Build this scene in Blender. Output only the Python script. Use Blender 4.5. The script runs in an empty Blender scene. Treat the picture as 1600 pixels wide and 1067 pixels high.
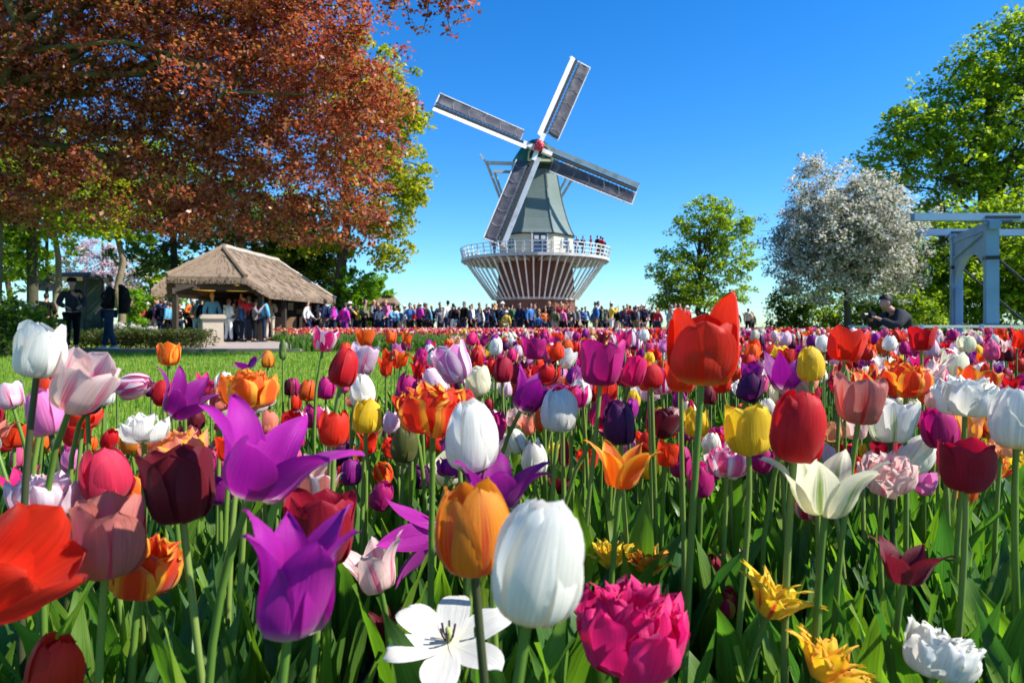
import bpy, bmesh, math, random
import numpy as np
from mathutils import Vector, Matrix, Euler, Quaternion
R = math.radians
rng = random.Random(11)
nr = np.random.RandomState(5)
scene = bpy.context.scene
col = scene.collection

# ------------------------------------------------------------------ camera
F = 1067.0                       # focal length in photo pixels (24 mm on 36 mm, 1600 px wide)
EYE = 0.60
HY = 510.0
cam_d = bpy.data.cameras.new('camera')
cam = bpy.data.objects.new('camera', cam_d); col.objects.link(cam)
cam.location = (0, 0, EYE); cam.rotation_euler = (R(90), 0, 0)
cam_d.sensor_width = 36; cam_d.lens = 24.0
cam_d.shift_y = -(533.5-HY)/1600.0
cam_d.clip_start = 0.02; cam_d.clip_end = 3000
cam_d.dof.use_dof = True; cam_d.dof.focus_distance = 1.6; cam_d.dof.aperture_fstop = 9.0
scene.camera = cam
# ------------------------------------------------------------------ world, sun
SUN = Vector((0.95, -0.15, 0.93)).normalized()     # towards the sun
elev = math.asin(SUN.z); azim = math.atan2(SUN.x, SUN.y)
world = bpy.data.worlds.new('World'); scene.world = world; world.use_nodes = True
wn = world.node_tree.nodes; wl = world.node_tree.links
bg = wn['Background']
sky = wn.new('ShaderNodeTexSky'); sky.sky_type = 'NISHITA'; sky.sun_disc = False
sky.sun_elevation = elev; sky.sun_rotation = azim
sky.altitude = 0; sky.air_density = 1.0; sky.dust_density = 0.15; sky.ozone_density = 3.0
hs = wn.new('ShaderNodeHueSaturation'); hs.inputs['Saturation'].default_value = 1.38
wl.new(sky.outputs[0], hs.inputs['Color']); tn = wn.new('ShaderNodeVectorMath'); tn.operation = 'MULTIPLY'; tn.inputs[1].default_value = (.54, .79, .97)
wl.new(hs.outputs[0], tn.inputs[0]); wl.new(tn.outputs[0], bg.inputs[0])
bg.inputs[1].default_value = 0.13
sd = bpy.data.lights.new('sun', 'SUN'); sd.energy = 5.0; sd.angle = R(0.53); sd.color = (1, 0.95, 0.87)
so = bpy.data.objects.new('sun', sd); col.objects.link(so)
so.rotation_euler = (-SUN).to_track_quat('-Z', 'Y').to_euler()
scene.view_settings.view_transform = 'Standard'; scene.view_settings.look = 'None'
scene.view_settings.exposure = 0.84; scene.view_settings.gamma = 1.0
scene.view_settings.use_curve_mapping = False
scene.cycles.max_bounces = 8; scene.cycles.transmission_bounces = 6; scene.cycles.diffuse_bounces = 3

def at(px, py, d): return Vector(((px-800)/F*d, d, EYE+(HY-py)/F*d))
def xat(px, d): return (px-800)/F*d
def zat(py, d): return EYE+(HY-py)/F*d

# ------------------------------------------------------------------ object helpers
def tag(o, label=None, cat=None, group=None, kind=None):
    if label: o['label'] = label
    if cat: o['category'] = cat
    if group: o['group'] = group
    if kind: o['kind'] = kind
    return o
def empty(name, loc=(0, 0, 0), rz=0):
    o = bpy.data.objects.new(name, None); col.objects.link(o)
    o.location = loc; o.rotation_euler = (0, 0, rz); o.empty_display_size = 0.1
    return o
def link(name, me, parent=None, loc=None, mat=None, color=None, M=None):
    o = bpy.data.objects.new(name, me); col.objects.link(o)
    if parent: o.parent = parent
    if loc is not None: o.location = loc
    if M is not None: o.matrix_local = M
    if mat: me.materials.append(mat)
    if color is not None: o.color = (*color, 1)
    return o

class MB:
    """collects geometry for ONE mesh object"""
    def __init__(s): s.v = []; s.f = []; s.m = []; s.cur = 0
    def add(s, vs, fs):
        b = len(s.v); s.v += [tuple(x) for x in vs]
        s.f += [tuple(b+i for i in f) for f in fs]; s.m += [s.cur]*len(fs); return s
    def box(s, c, size, rot=None, taper=1.0):
        c = Vector(c); hx, hy, hz = size[0]/2, size[1]/2, size[2]/2
        vs = [Vector((x*hx*(taper if z > 0 else 1), y*hy*(taper if z > 0 else 1), z*hz)) for z in (-1, 1) for y in (-1, 1) for x in (-1, 1)]
        if rot is not None: vs = [rot @ v for v in vs]
        return s.add([c+v for v in vs], [(0, 2, 3, 1), (4, 5, 7, 6), (0, 1, 5, 4), (2, 6, 7, 3), (0, 4, 6, 2), (1, 3, 7, 5)])
    def bar(s, a, b, w, h=None, up=Vector((0, 0, 1))):
        a = Vector(a); b = Vector(b); h = h or w; d = (b-a); L = d.length; d.normalize()
        if abs(d.dot(up)) > .98: up = Vector((0, 1, 0))
        x = d.cross(up).normalized(); z = x.cross(d).normalized()
        rot = Matrix((x, d, z)).transposed()
        return s.box((a+b)/2, (w, L, h), rot)
    def tube(s, pts, rad, n=8, caps=True):
        pts = [Vector(p) for p in pts]
        if not hasattr(rad, '__len__'): rad = [rad]*len(pts)
        vs = []; ref = Vector((0.13, 0.27, 0.95))
        for i, p in enumerate(pts):
            t = (pts[min(i+1, len(pts)-1)]-pts[max(i-1, 0)])
            if t.length < 1e-9: t = Vector((0, 0, 1))
            t.normalize(); r0 = ref if abs(t.dot(ref)) < .9 else Vector((1, .1, 0))
            x = t.cross(r0).normalized(); y = t.cross(x)
            for k in range(n):
                a = 2*math.pi*k/n; vs.append(p+(x*math.cos(a)+y*math.sin(a))*rad[i])
        fs = [(i*n+k, i*n+(k+1) % n, (i+1)*n+(k+1) % n, (i+1)*n+k) for i in range(len(pts)-1) for k in range(n)]
        if caps: fs += [tuple(range(n))[::-1], tuple((len(pts)-1)*n+k for k in range(n))]
        return s.add(vs, fs)
    def rings(s, rings, n=8, off=0.0, c=(0, 0), caps=True, sx=1, sy=1):
        vs = []
        for (r, z) in rings:
            for k in range(n):
                a = 2*math.pi*(k+off)/n; vs.append((c[0]+r*sx*math.cos(a), c[1]+r*sy*math.sin(a), z))
        m = len(rings)
        fs = [(i*n+k, i*n+(k+1) % n, (i+1)*n+(k+1) % n, (i+1)*n+k) for i in range(m-1) for k in range(n)]
        if caps: fs += [tuple(range(n))[::-1], tuple((m-1)*n+k for k in range(n))]
        return s.add(vs, fs)
    def mesh(s, name, mats=(), smooth=False):
        me = bpy.data.meshes.new(name); me.from_pydata(s.v, [], s.f); me.update()
        for m in mats: me.materials.append(m)
        if len(mats) > 1: me.polygons.foreach_set('material_index', s.m)
        if smooth: me.polygons.foreach_set('use_smooth', [True]*len(me.polygons))
        return me
    def build(s, name, mat, parent=None, smooth=False, loc=None):
        mats = mat if isinstance(mat, (list, tuple)) else [mat]
        return link(name, s.mesh(name, mats, smooth), parent, loc)

def np_mesh(name, v, f, mats=(), smooth=False, attrs=None, mi=None):
    """v (N,3), f (M,k) with fixed k"""
    me = bpy.data.meshes.new(name)
    v = np.asarray(v, np.float32); f = np.asarray(f, np.int32); k = f.shape[1]
    me.vertices.add(len(v)); me.vertices.foreach_set('co', v.ravel())
    me.loops.add(f.size); me.loops.foreach_set('vertex_index', f.ravel())
    me.polygons.add(len(f)); me.polygons.foreach_set('loop_start', np.arange(0, f.size, k, dtype=np.int32))
    if smooth: me.polygons.foreach_set('use_smooth', np.ones(len(f), bool))
    for m in mats: me.materials.append(m)
    if mi is not None: me.polygons.foreach_set('material_index', np.asarray(mi, np.int32))
    for n_, (typ, dat) in (attrs or {}).items():
        a = me.attributes.new(n_, typ, 'POINT')
        a.data.foreach_set('color' if typ == 'FLOAT_COLOR' else 'value', np.asarray(dat, np.float32).ravel())
    me.update(calc_edges=True); me.validate()
    return me
def scatter(tv, tf, M, T):
    """template verts (V,3), faces (Q,k); M (N,3,3), T (N,3)"""
    tv = np.asarray(tv, float); tf = np.asarray(tf)
    N = len(T); V = len(tv)
    v = np.einsum('nij,vj->nvi', M, tv)+T[:, None, :]
    f = tf[None]+(np.arange(N)*V)[:, None, None]
    return v.reshape(-1, 3), f.reshape(-1, tf.shape[1])
def rotz(a):
    c, s = np.cos(a), np.sin(a); m = np.zeros((len(a), 3, 3)); m[:, 0, 0] = c; m[:, 0, 1] = -s; m[:, 1, 0] = s; m[:, 1, 1] = c; m[:, 2, 2] = 1; return m
def rotx(a):
    c, s = np.cos(a), np.sin(a); m = np.zeros((len(a), 3, 3)); m[:, 1, 1] = c; m[:, 1, 2] = -s; m[:, 2, 1] = s; m[:, 2, 2] = c; m[:, 0, 0] = 1; return m
def randrot(n, rs):
    q = rs.normal(size=(n, 4)); q /= np.linalg.norm(q, axis=1)[:, None]; w, x, y, z = q.T
    return np.stack([1-2*(y*y+z*z), 2*(x*y-z*w), 2*(x*z+y*w), 2*(x*y+z*w), 1-2*(x*x+z*z), 2*(y*z-x*w), 2*(x*z-y*w), 2*(y*z+x*w), 1-2*(x*x+y*y)], 1).reshape(-1, 3, 3)

# ------------------------------------------------------------------ materials
def node(nt, typ, **kw):
    n = nt.nodes.new(typ)
    for k, v in kw.items(): setattr(n, k, v)
    return n
def mat(name, color=(.5, .5, .5), rough=.7, var=.15, scale=3.0, bump=.0, bscale=20.0, metal=0.0, spec=.3, dirt=None, dirts=.8, coords='Object', stretch=(1, 1, 1), objcol=False):
    m = bpy.data.materials.new(name); m.use_nodes = True; nt = m.node_tree; P = nt.nodes['Principled BSDF']
    P.inputs['Roughness'].default_value = rough; P.inputs['Metallic'].default_value = metal; P.inputs['Specular IOR Level'].default_value = spec
    tc = node(nt, 'ShaderNodeTexCoord'); mp = node(nt, 'ShaderNodeMapping'); mp.inputs['Scale'].default_value = stretch
    nt.links.new(tc.outputs[coords], mp.inputs[0])
    nz = node(nt, 'ShaderNodeTexNoise'); nz.inputs['Scale'].default_value = scale; nz.inputs['Detail'].default_value = 5; nz.inputs['Roughness'].default_value = .65
    nt.links.new(mp.outputs[0], nz.inputs['Vector'])
    mr = node(nt, 'ShaderNodeMapRange'); mr.inputs['From Min'].default_value = .25; mr.inputs['From Max'].default_value = .75
    mr.inputs['To Min'].default_value = 1-var; mr.inputs['To Max'].default_value = 1+var
    nt.links.new(nz.outputs[0], mr.inputs[0])
    mx = node(nt, 'ShaderNodeVectorMath', operation='SCALE')
    if objcol:
        oi = node(nt, 'ShaderNodeObjectInfo'); nt.links.new(oi.outputs['Color'], mx.inputs[0])
    else: mx.inputs[0].default_value = color
    nt.links.new(mr.outputs[0], mx.inputs['Scale'])
    last = mx.outputs[0]
    if dirt:
        n2 = node(nt, 'ShaderNodeTexNoise'); n2.inputs['Scale'].default_value = dirts; n2.inputs['Detail'].default_value = 6
        nt.links.new(tc.outputs[coords], n2.inputs['Vector'])
        cr = node(nt, 'ShaderNodeMapRange'); cr.inputs['From Min'].default_value = .48; cr.inputs['From Max'].default_value = .68
        nt.links.new(n2.outputs[0], cr.inputs[0])
        mi = node(nt, 'ShaderNodeMix', data_type='RGBA'); mi.inputs['B'].default_value = (*dirt, 1)
        nt.links.new(cr.outputs[0], mi.inputs['Factor']); nt.links.new(last, mi.inputs['A']); last = mi.outputs['Result']
    nt.links.new(last, P.inputs['Base Color'])
    if bump:
        nb = node(nt, 'ShaderNodeTexNoise'); nb.inputs['Scale'].default_value = bscale; nb.inputs['Detail'].default_value = 4
        nt.links.new(mp.outputs[0], nb.inputs['Vector'])
        b = node(nt, 'ShaderNodeBump'); b.inputs['Strength'].default_value = bump; b.inputs['Distance'].default_value = .02
        nt.links.new(nb.outputs[0], b.inputs['Height']); nt.links.new(b.outputs[0], P.inputs['Normal'])
    return m
def leafmat(name, ramp, transl=.45, tboost=(1.6, 1.9, 1.0), rough=.45, attr='rnd', spec=.35, veins=False):
    """foliage: colour from a per-leaf random value (attribute) or per-object random"""
    m = bpy.data.materials.new(name); m.use_nodes = True; nt = m.node_tree; P = nt.nodes['Principled BSDF']; out = nt.nodes['Material Output']
    if attr == 'OBJ':
        src = node(nt, 'ShaderNodeObjectInfo').outputs['Random']
    else:
        src = node(nt, 'ShaderNodeAttribute', attribute_name=attr).outputs['Fac']
    cr = node(nt, 'ShaderNodeValToRGB'); e = cr.color_ramp.elements
    e[0].position = 0; e[0].color = (*ramp[0], 1); e[1].position = 1; e[1].color = (*ramp[-1], 1)
    for i, c in enumerate(ramp[1:-1]):
        x = e.new((i+1)/(len(ramp)-1)); x.color = (*c, 1)
    nt.links.new(src, cr.inputs[0]); c = cr.outputs[0]
    if veins:
        av = node(nt, 'ShaderNodeAttribute', attribute_name='pv'); au = node(nt, 'ShaderNodeAttribute', attribute_name='pu')
        cb = node(nt, 'ShaderNodeCombineXYZ'); 
        s1 = node(nt, 'ShaderNodeMath', operation='MULTIPLY'); s1.inputs[1].default_value = 9; nt.links.new(av.outputs['Fac'], s1.inputs[0])
        s2 = node(nt, 'ShaderNodeMath', operation='MULTIPLY'); s2.inputs[1].default_value = 1.5; nt.links.new(au.outputs['Fac'], s2.inputs[0])
        nt.links.new(s1.outputs[0], cb.inputs[0]); nt.links.new(s2.outputs[0], cb.inputs[1])
        nt.links.new(src, cb.inputs[2])
        nz = node(nt, 'ShaderNodeTexNoise'); nz.inputs['Scale'].default_value = 1.6; nz.inputs['Detail'].default_value = 3
        nt.links.new(cb.outputs[0], nz.inputs['Vector'])
        mr = node(nt, 'ShaderNodeMapRange'); mr.inputs['From Min'].default_value = .3; mr.inputs['From Max'].default_value = .7; mr.inputs['To Min'].default_value = .65; mr.inputs['To Max'].default_value = 1.35
        nt.links.new(nz.outputs[0], mr.inputs[0])
        sc = node(nt, 'ShaderNodeVectorMath', operation='SCALE'); nt.links.new(c, sc.inputs[0]); nt.links.new(mr.outputs[0], sc.inputs['Scale']); c = sc.outputs[0]
    nt.links.new(c, P.inputs['Base Color']); P.inputs['Roughness'].default_value = rough; P.inputs['Specular IOR Level'].default_value = spec
    tr = node(nt, 'ShaderNodeBsdfTranslucent'); vm = node(nt, 'ShaderNodeVectorMath', operation='MULTIPLY'); vm.inputs[1].default_value = tboost
    nt.links.new(c, vm.inputs[0]); nt.links.new(vm.outputs[0], tr.inputs[0])
    ms = node(nt, 'ShaderNodeMixShader'); ms.inputs[0].default_value = transl
    nt.links.new(P.outputs[0], ms.inputs[1]); nt.links.new(tr.outputs[0], ms.inputs[2]); nt.links.new(ms.outputs[0], out.inputs[0])
    return m
def petalmat(name, src='OBJ', base=(.75, .7, .35), edge=None, centre=None, basefall=.16, transl=.38):
    m = bpy.data.materials.new(name); m.use_nodes = True; nt = m.node_tree; P = nt.nodes['Principled BSDF']; out = nt.nodes['Material Output']
    L = nt.links.new
    if src == 'OBJ': c = node(nt, 'ShaderNodeObjectInfo').outputs['Color']
    else: c = node(nt, 'ShaderNodeAttribute', attribute_name='col').outputs['Color']
    pu = node(nt, 'ShaderNodeAttribute', attribute_name='pu').outputs['Fac']
    pv = node(nt, 'ShaderNodeAttribute', attribute_name='pv').outputs['Fac']
    cb = node(nt, 'ShaderNodeCombineXYZ')
    s1 = node(nt, 'ShaderNodeMath', operation='MULTIPLY'); s1.inputs[1].default_value = 15; L(pv, s1.inputs[0])
    L(s1.outputs[0], cb.inputs[0]); L(pu, cb.inputs[1])
    rnd = node(nt, 'ShaderNodeObjectInfo').outputs['Random']
    s3 = node(nt, 'ShaderNodeMath', operation='MULTIPLY'); s3.inputs[1].default_value = 37; L(rnd, s3.inputs[0]); L(s3.outputs[0], cb.inputs[2])
    nz = node(nt, 'ShaderNodeTexNoise'); nz.inputs['Scale'].default_value = 1.0; nz.inputs['Detail'].default_value = 6; nz.inputs['Roughness'].default_value = .7; L(cb.outputs[0], nz.inputs['Vector'])
    mr = node(nt, 'ShaderNodeMapRange'); mr.inputs['From Min'].default_value = .3; mr.inputs['From Max'].default_value = .7; mr.inputs['To Min'].default_value = .78; mr.inputs['To Max'].default_value = 1.14
    L(nz.outputs[0], mr.inputs[0])
    sc = node(nt, 'ShaderNodeVectorMath', operation='SCALE'); L(c, sc.inputs[0]); L(mr.outputs[0], sc.inputs['Scale']); c = sc.outputs[0]
    def mix(fac, a, b):
        mi = node(nt, 'ShaderNodeMix', data_type='RGBA'); L(fac, mi.inputs['Factor']); L(a, mi.inputs['A']); mi.inputs['B'].default_value = (*b, 1); return mi.outputs['Result']
    if edge or centre:
        ab = node(nt, 'ShaderNodeMath', operation='ABSOLUTE'); L(pv, ab.inputs[0])
        ad = node(nt, 'ShaderNodeMath', operation='MULTIPLY_ADD'); L(nz.outputs[0], ad.inputs[0]); ad.inputs[1].default_value = 1.1; L(ab.outputs[0], ad.inputs[2])
    if edge:
        e = node(nt, 'ShaderNodeMapRange'); e.interpolation_type = 'SMOOTHSTEP'; e.inputs['From Min'].default_value = .95; e.inputs['From Max'].default_value = 1.4; L(ad.outputs[0], e.inputs[0])
        c = mix(e.outputs[0], c, edge)
    if centre:
        e = node(nt, 'ShaderNodeMapRange'); e.interpolation_type = 'SMOOTHSTEP'; e.inputs['From Min'].default_value = .88; e.inputs['From Max'].default_value = .5; L(ad.outputs[0], e.inputs[0])
        fu = node(nt, 'ShaderNodeMapRange'); fu.inputs['From Min'].default_value = 1.0; fu.inputs['From Max'].default_value = .6; L(pu, fu.inputs[0])
        mm = node(nt, 'ShaderNodeMath', operation='MULTIPLY'); L(e.outputs[0], mm.inputs[0]); L(fu.outputs[0], mm.inputs[1])
        c = mix(mm.outputs[0], c, centre)
    if base:
        b = node(nt, 'ShaderNodeMapRange'); b.interpolation_type = 'SMOOTHSTEP'; b.inputs['From Min'].default_value = basefall; b.inputs['From Max'].default_value = 0.0; L(pu, b.inputs[0])
        c = mix(b.outputs[0], c, base)
    L(c, P.inputs['Base Color']); P.inputs['Roughness'].default_value = .5; P.inputs['Specular IOR Level'].default_value = .3
    P.inputs['Sheen Weight'].default_value = .1
    bp = node(nt, 'ShaderNodeBump'); bp.inputs['Strength'].default_value = .5; bp.inputs['Distance'].default_value = .002; L(nz.outputs[0], bp.inputs['Height']); L(bp.outputs[0], P.inputs['Normal'])
    tr = node(nt, 'ShaderNodeBsdfTranslucent'); vm = node(nt, 'ShaderNodeVectorMath', operation='SCALE'); vm.inputs['Scale'].default_value = 1.15
    L(c, vm.inputs[0]); L(vm.outputs[0], tr.inputs[0])
    ms = node(nt, 'ShaderNodeMixShader'); ms.inputs[0].default_value = transl
    L(P.outputs[0], ms.inputs[1]); L(tr.outputs[0], ms.inputs[2]); L(ms.outputs[0], out.inputs[0])
    return m
# ------------------------------------------------------------------ ground, lawn, path, beds
def inpoly(x, y, P):
    x = np.asarray(x, float); y = np.asarray(y, float); r = np.zeros(x.shape, bool); n = len(P)
    for i in range(n):
        (x1, y1), (x2, y2) = P[i], P[(i+1) % n]
        c = ((y1 > y) != (y2 > y)) & (x < (x2-x1)*(y-y1)/((y2-y1) or 1e-9)+x1); r ^= c
    return r
grass_m = mat('lawn_green', (.17, .26, .02), .85, .4, 1.6, .6, 60, dirt=(.22, .26, .035), dirts=.7)
soil_m = mat('dark_soil', (.045, .032, .02), .95, .4, 6, .8, 30)
path_m = mat('path_asphalt', (.30, .27, .24), .9, .18, 8, .3, 60, dirt=(.22, .19, .17), dirts=1.2)
plaza_m = mat('plaza_paving', (.34, .28, .25), .9, .15, 3, .3, 60)
kerb_m = mat('kerb_stone', (.20, .18, .15), .9, .2, 6, .3, 40)
def sheet(name, poly, z, m, kind='structure'):
    mb = MB(); mb.add([(x, y, z) for x, y in poly], [tuple(range(len(poly)))]); o = mb.build(name, m); tag(o, kind=kind); return o
g = MB(); n = 48
ringr = [0, 30, 80, 200, 500, 1200]
vs = [(0, 30, 0)]; fs = []
for r_ in ringr[1:]:
    for k in range(n): vs.append((r_*math.cos(2*math.pi*k/n), 30+r_*math.sin(2*math.pi*k/n), 0))
for k in range(n): fs.append((0, 1+k, 1+(k+1) % n))
for j in range(len(ringr)-2):
    for k in range(n): fs.append((1+j*n+k, 1+(j+1)*n+k, 1+(j+1)*n+(k+1) % n, 1+j*n+(k+1) % n))
g.add(vs, fs); tag(g.build('ground', grass_m), kind='structure')
MAINBED = [(-2.6, -.3), (3.0, -.3), (9, 6.2), (4.5, 7.6), (9.8, 22), (13.6, 33), (-13, 33), (-11.6, 31), (-6.6, 22), (-5.35, 16.2), (-1.3, 15.4), (-.15, 10.5), (.15, 6.2), (-.35, 3.6), (-.75, 2.35), (-1.25, 1.9), (-2.6, 1.6)]
sheet('flower_bed_soil', MAINBED, .008, soil_m)
sheet('path', [(-20, 15.9), (-4.9, 15.9), (-5.3, 17.4), (-20, 17.4)], .012, path_m)
sheet('plaza', [(-11, 17.4), (-5.45, 17.4), (-6.7, 22.1), (-11.7, 31.1), (-13.1, 33.2), (30, 33.2), (30, 56), (-32, 56), (-32, 30), (-14.5, 30), (-9.2, 19.8)], .016, plaza_m)
kb = MB(); kb.box((-12.4, 15.84, .04), (15, .1, .09)); tag(kb.build('kerb', kerb_m), kind='structure')
# grass blades on the near lawn
N = 70000
dd = 1.7+14.2*nr.rand(N)**1.5; xx = dd*(-.95+1.15*nr.rand(N))
ok = ~inpoly(xx, dd, MAINBED) & (dd < 15.75); dd = dd[ok]; xx = xx[ok]; N = len(dd)
s = (.03+.025*nr.rand(N))*(1+dd*.04)
M = rotz(nr.rand(N)*6.283) @ rotx(nr.normal(0, .4, N)); M = M*s[:, None, None]
tv = [(-.09, 0, 0), (.09, 0, 0), (.0, .12, 1)]
v, f = scatter(tv, [(0, 1, 2)], M, np.stack([xx, dd, np.zeros(N)], 1))
blade_m = leafmat('grass_blade', [(.08, .20, .012), (.14, .28, .02), (.22, .32, .035)], .4, (1.4, 1.5, .8))
me = np_mesh('lawn_grass', v, f, [blade_m], attrs={'rnd': ('FLOAT', np.repeat(nr.rand(N), 3))})
tag(link('lawn_grass', me), 'mown green lawn grass between the tulips and the path', 'grass', kind='stuff')

# ------------------------------------------------------------------ trees
def smoothpath(a, b, n, wob, rs, sag=0.0):
    a = np.array(a, float); b = np.array(b, float); t = np.linspace(0, 1, n)[:, None]
    p = a+(b-a)*t; L = np.linalg.norm(b-a)
    w = rs.normal(0, wob*L, (n, 3)); w[0] = 0; w[-1] = 0
    p += w*np.sin(np.pi*t); p[:, 2] += (sag*L*np.sin(np.pi*t))[:, 0]
    return [tuple(x) for x in p]
LEAF_Q = np.array([(0, -.5, 0), (.33, 0, .07), (0, .5, 0), (-.33, 0, .07)])
def crown_mesh(name, centers, crad, nper, size, mat_, rs, flat=.6, droop=0.0, mi2=None, mats=None, hang=0.0):
    C = np.repeat(centers, nper, axis=0); N = len(C)
    o = rs.normal(0, 1, (N, 3)); o /= np.linalg.norm(o, axis=1)[:, None]; o *= (rs.rand(N, 1)**.45)
    o[:, 2] *= flat
    cr = np.repeat(crad, nper)[:, None]
    P = C+o*cr
    P[:, 2] -= droop*(o[:, 0]**2+o[:, 1]**2)*cr[:, 0]
    s = size*(.6+.8*rs.rand(N))
    M = randrot(N, rs)
    # leaves lie rather flat: blend towards horizontal
    Mh = rotz(rs.rand(N)*6.28) @ rotx(rs.normal(hang, .5, N))
    pick = rs.rand(N) < .6; M[pick] = Mh[pick]; M = M*s[:, None, None]
    v, f = scatter(LEAF_Q, [(0, 1, 2, 3)], M, P)
    rv = np.clip(.5+.33*rs.normal(size=N)+np.repeat(rs.normal(0, .13, len(centers)), nper), 0, 1)
    mi = None
    if mi2 is not None: mi = (rs.rand(N) < mi2).astype(int)
    return np_mesh(name, v, f, mats or [mat_], attrs={'rnd': ('FLOAT', np.repeat(rv, 4))}, mi=mi)
def blob_points(blobs, n, rs, shell=.5):
    vol = np.array([b[3]*b[4]*b[5] for b in blobs])**.8; pr = vol/vol.sum()
    idx = rs.choice(len(blobs), n, p=pr); out = []
    B = np.array(blobs)[idx]
    o = rs.normal(size=(n, 3)); o /= np.linalg.norm(o, axis=1)[:, None]
    rr = (shell+(1-shell)*rs.rand(n))[:, None]; rr = np.where(rs.rand(n, 1) < .25, rs.rand(n, 1)**.5, rr)
    wob = 1+.12*rs.normal(size=(n, 1))
    return B[:, :3]+o*rr*B[:, 3:6]*wob
def tree(name, label, cat, base, h, r, blobs, nclump, nper, lsize, crad, lm, bark, seed=1, shell=.55, nlimb=26, flat=.6, droop=.2, lean=(0, 0), group=None, trunkname='trunk', mi2=None, mats=None, hang=0.0, limbs_from=.45, crownname='crown'):
    rs = np.random.RandomState(seed)
    t = empty(name, (base[0], base[1], 0)); tag(t, label, cat, group)
    cen = blob_points(blobs, nclump, rs, shell)-np.array([base[0], base[1], 0])
    tb = MB(); top = (lean[0], lean[1], h); P = smoothpath((0, 0, -.05), top, 9, .012, rs)
    rads = [r*(1.35 if i == 0 else 1-.62*i/8) for i in range(9)]
    tb.tube(P, rads, 10)
    tb.build('trunk', bark, t, smooth=True)
    lb = MB()
    order = rs.permutation(len(cen))[:nlimb]
    for k in order:
        e = cen[k]; f0 = limbs_from+(1-limbs_from)*rs.rand()*.95
        i = f0*8; i0 = int(i); a = np.array(P[i0])*(1-(i-i0))+np.array(P[min(i0+1, 8)])*(i-i0)
        if e[2] < a[2]-1.5: continue
        q = smoothpath(a, e, 6, .05, rs, .06); rr = r*(1-.6*f0)*.42
        lb.tube(q, [rr*(1-.85*j/5)+.006 for j in range(6)], 5, False)
        for w in range(3):
            j = rs.randint(2, 5); e2 = np.array(q[j])+rs.normal(0, 1, 3)*np.array([.9, .9, .5])*np.mean(crad)*2
            lb.tube(smoothpath(q[j], e2, 4, .06, rs), [rr*.4*(1-.8*m/3)+.004 for m in range(4)], 4, False)
    lb.build('branches', bark, t, smooth=True)
    cr = crad[0]+(crad[1]-crad[0])*rs.rand(len(cen))
    me = crown_mesh(crownname, cen, cr, nper, lsize, lm, rs, flat, droop, mi2, mats, hang)
    o = link(crownname, me, t); o['kind'] = 'stuff'
    return t
bark_d = mat('dark_bark', (.075, .06, .045), .95, .35, 6, .8, 25, stretch=(1, 1, .3), dirt=(.07, .08, .03), dirts=2)
bark_m = mat('mossy_bark', (.13, .125, .06), .95, .35, 6, .8, 25, stretch=(1, 1, .3), dirt=(.10, .12, .035), dirts=2)
bark_l = mat('pale_bark', (.22, .17, .11), .95, .3, 6, .8, 25, stretch=(1, 1, .3), dirt=(.14, .13, .06), dirts=2)
copper = leafmat('copper_leaf', [(.09, .024, .016), (.22, .052, .032), (.38, .10, .06), (.50, .22, .13), (.30, .19, .035)], .46, (1.7, 1.2, .8), .38, spec=.5)
green1 = leafmat('spring_green_leaf', [(.06, .12, .010), (.15, .25, .015), (.26, .37, .02), (.36, .44, .03)], .55, (1.5, 1.5, .6))
green2 = leafmat('yellow_green_leaf', [(.10, .16, .010), (.24, .31, .016), (.37, .40, .02), (.48, .44, .03)], .55, (1.5, 1.4, .6))
green3 = leafmat('deep_green_leaf', [(.015, .045, .008), (.04, .10, .012), (.08, .15, .018), (.14, .2, .02)], .4, (1.5, 1.6, .7))
bright = leafmat('bright_bush_leaf', [(.13, .30, .01), (.2, .4, .012), (.28, .45, .02)], .5, (1.3, 1.3, .6))
blossom = leafmat('white_blossom', [(.58, .55, .47), (.76, .72, .63), (.90, .85, .75)], .4, (1, 1, 1), .6, spec=.2)
pinkblo = leafmat('pale_pink_blossom', [(.45, .32, .38), (.7, .52, .58), (.8, .66, .68)], .35, (1, 1, 1), .6, spec=.2)
twigl = leafmat('grey_green_young_leaf', [(.04, .055, .03), (.10, .13, .05), (.19, .22, .08)], .35, (1.4, 1.5, .8))

def E(px, py, d, rx, ry, rz):          # ellipsoid centre from a direction and a distance, radii in metres
    c = at(px, py, d); return (c.x, c.y, c.z, rx, ry, rz)
# the copper beech
tree('copper_beech', 'huge copper beech with dark red leaves hanging over the lawn and pavilion', 'tree', (-10.2, 13.2), 9.5, .36,
     [E(110, 60, 14, 2.6, 2.4, 3.0), E(330, 60, 14.5, 2.7, 2.4, 2.8), E(440, 150, 14.3, 2.3, 2.2, 2.0), E(500, 235, 14, 1.75, 1.7, 1.75), E(330, 250, 14.5, 1.7, 1.8, 1.6), E(140, 190, 14.2, 2.2, 2.3, 1.65),
      E(430, 330, 14, .95, 1.2, .75), E(545, 310, 14, 1.05, 1.2, 1.1), E(260, -160, 14, 5, 3.5, 3), E(265, 330, 14.4, .9, 1, .6), E(350, 30, 14.5, 1.9, 2, 2), E(60, 290, 13.6, 1.8, 1.6, .8), E(200, 300, 13.6, 1.8, 1.4, .8), E(330, 330, 13.8, 1.3, 1.2, .7), E(560, 90, 14, .8, 1, 1.1), E(590, 170, 14, .55, 1, 1.0), E(470, 60, 13.6, 1.6, 1.4, 1.5), E(-60, 200, 13.5, 2, 2.5, 2.4)],
     2500, 58, .092, (.22, .52), copper, bark_m, 3, .6, 60, .5, .5, lean=(-.7, .5), hang=.35)
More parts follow.
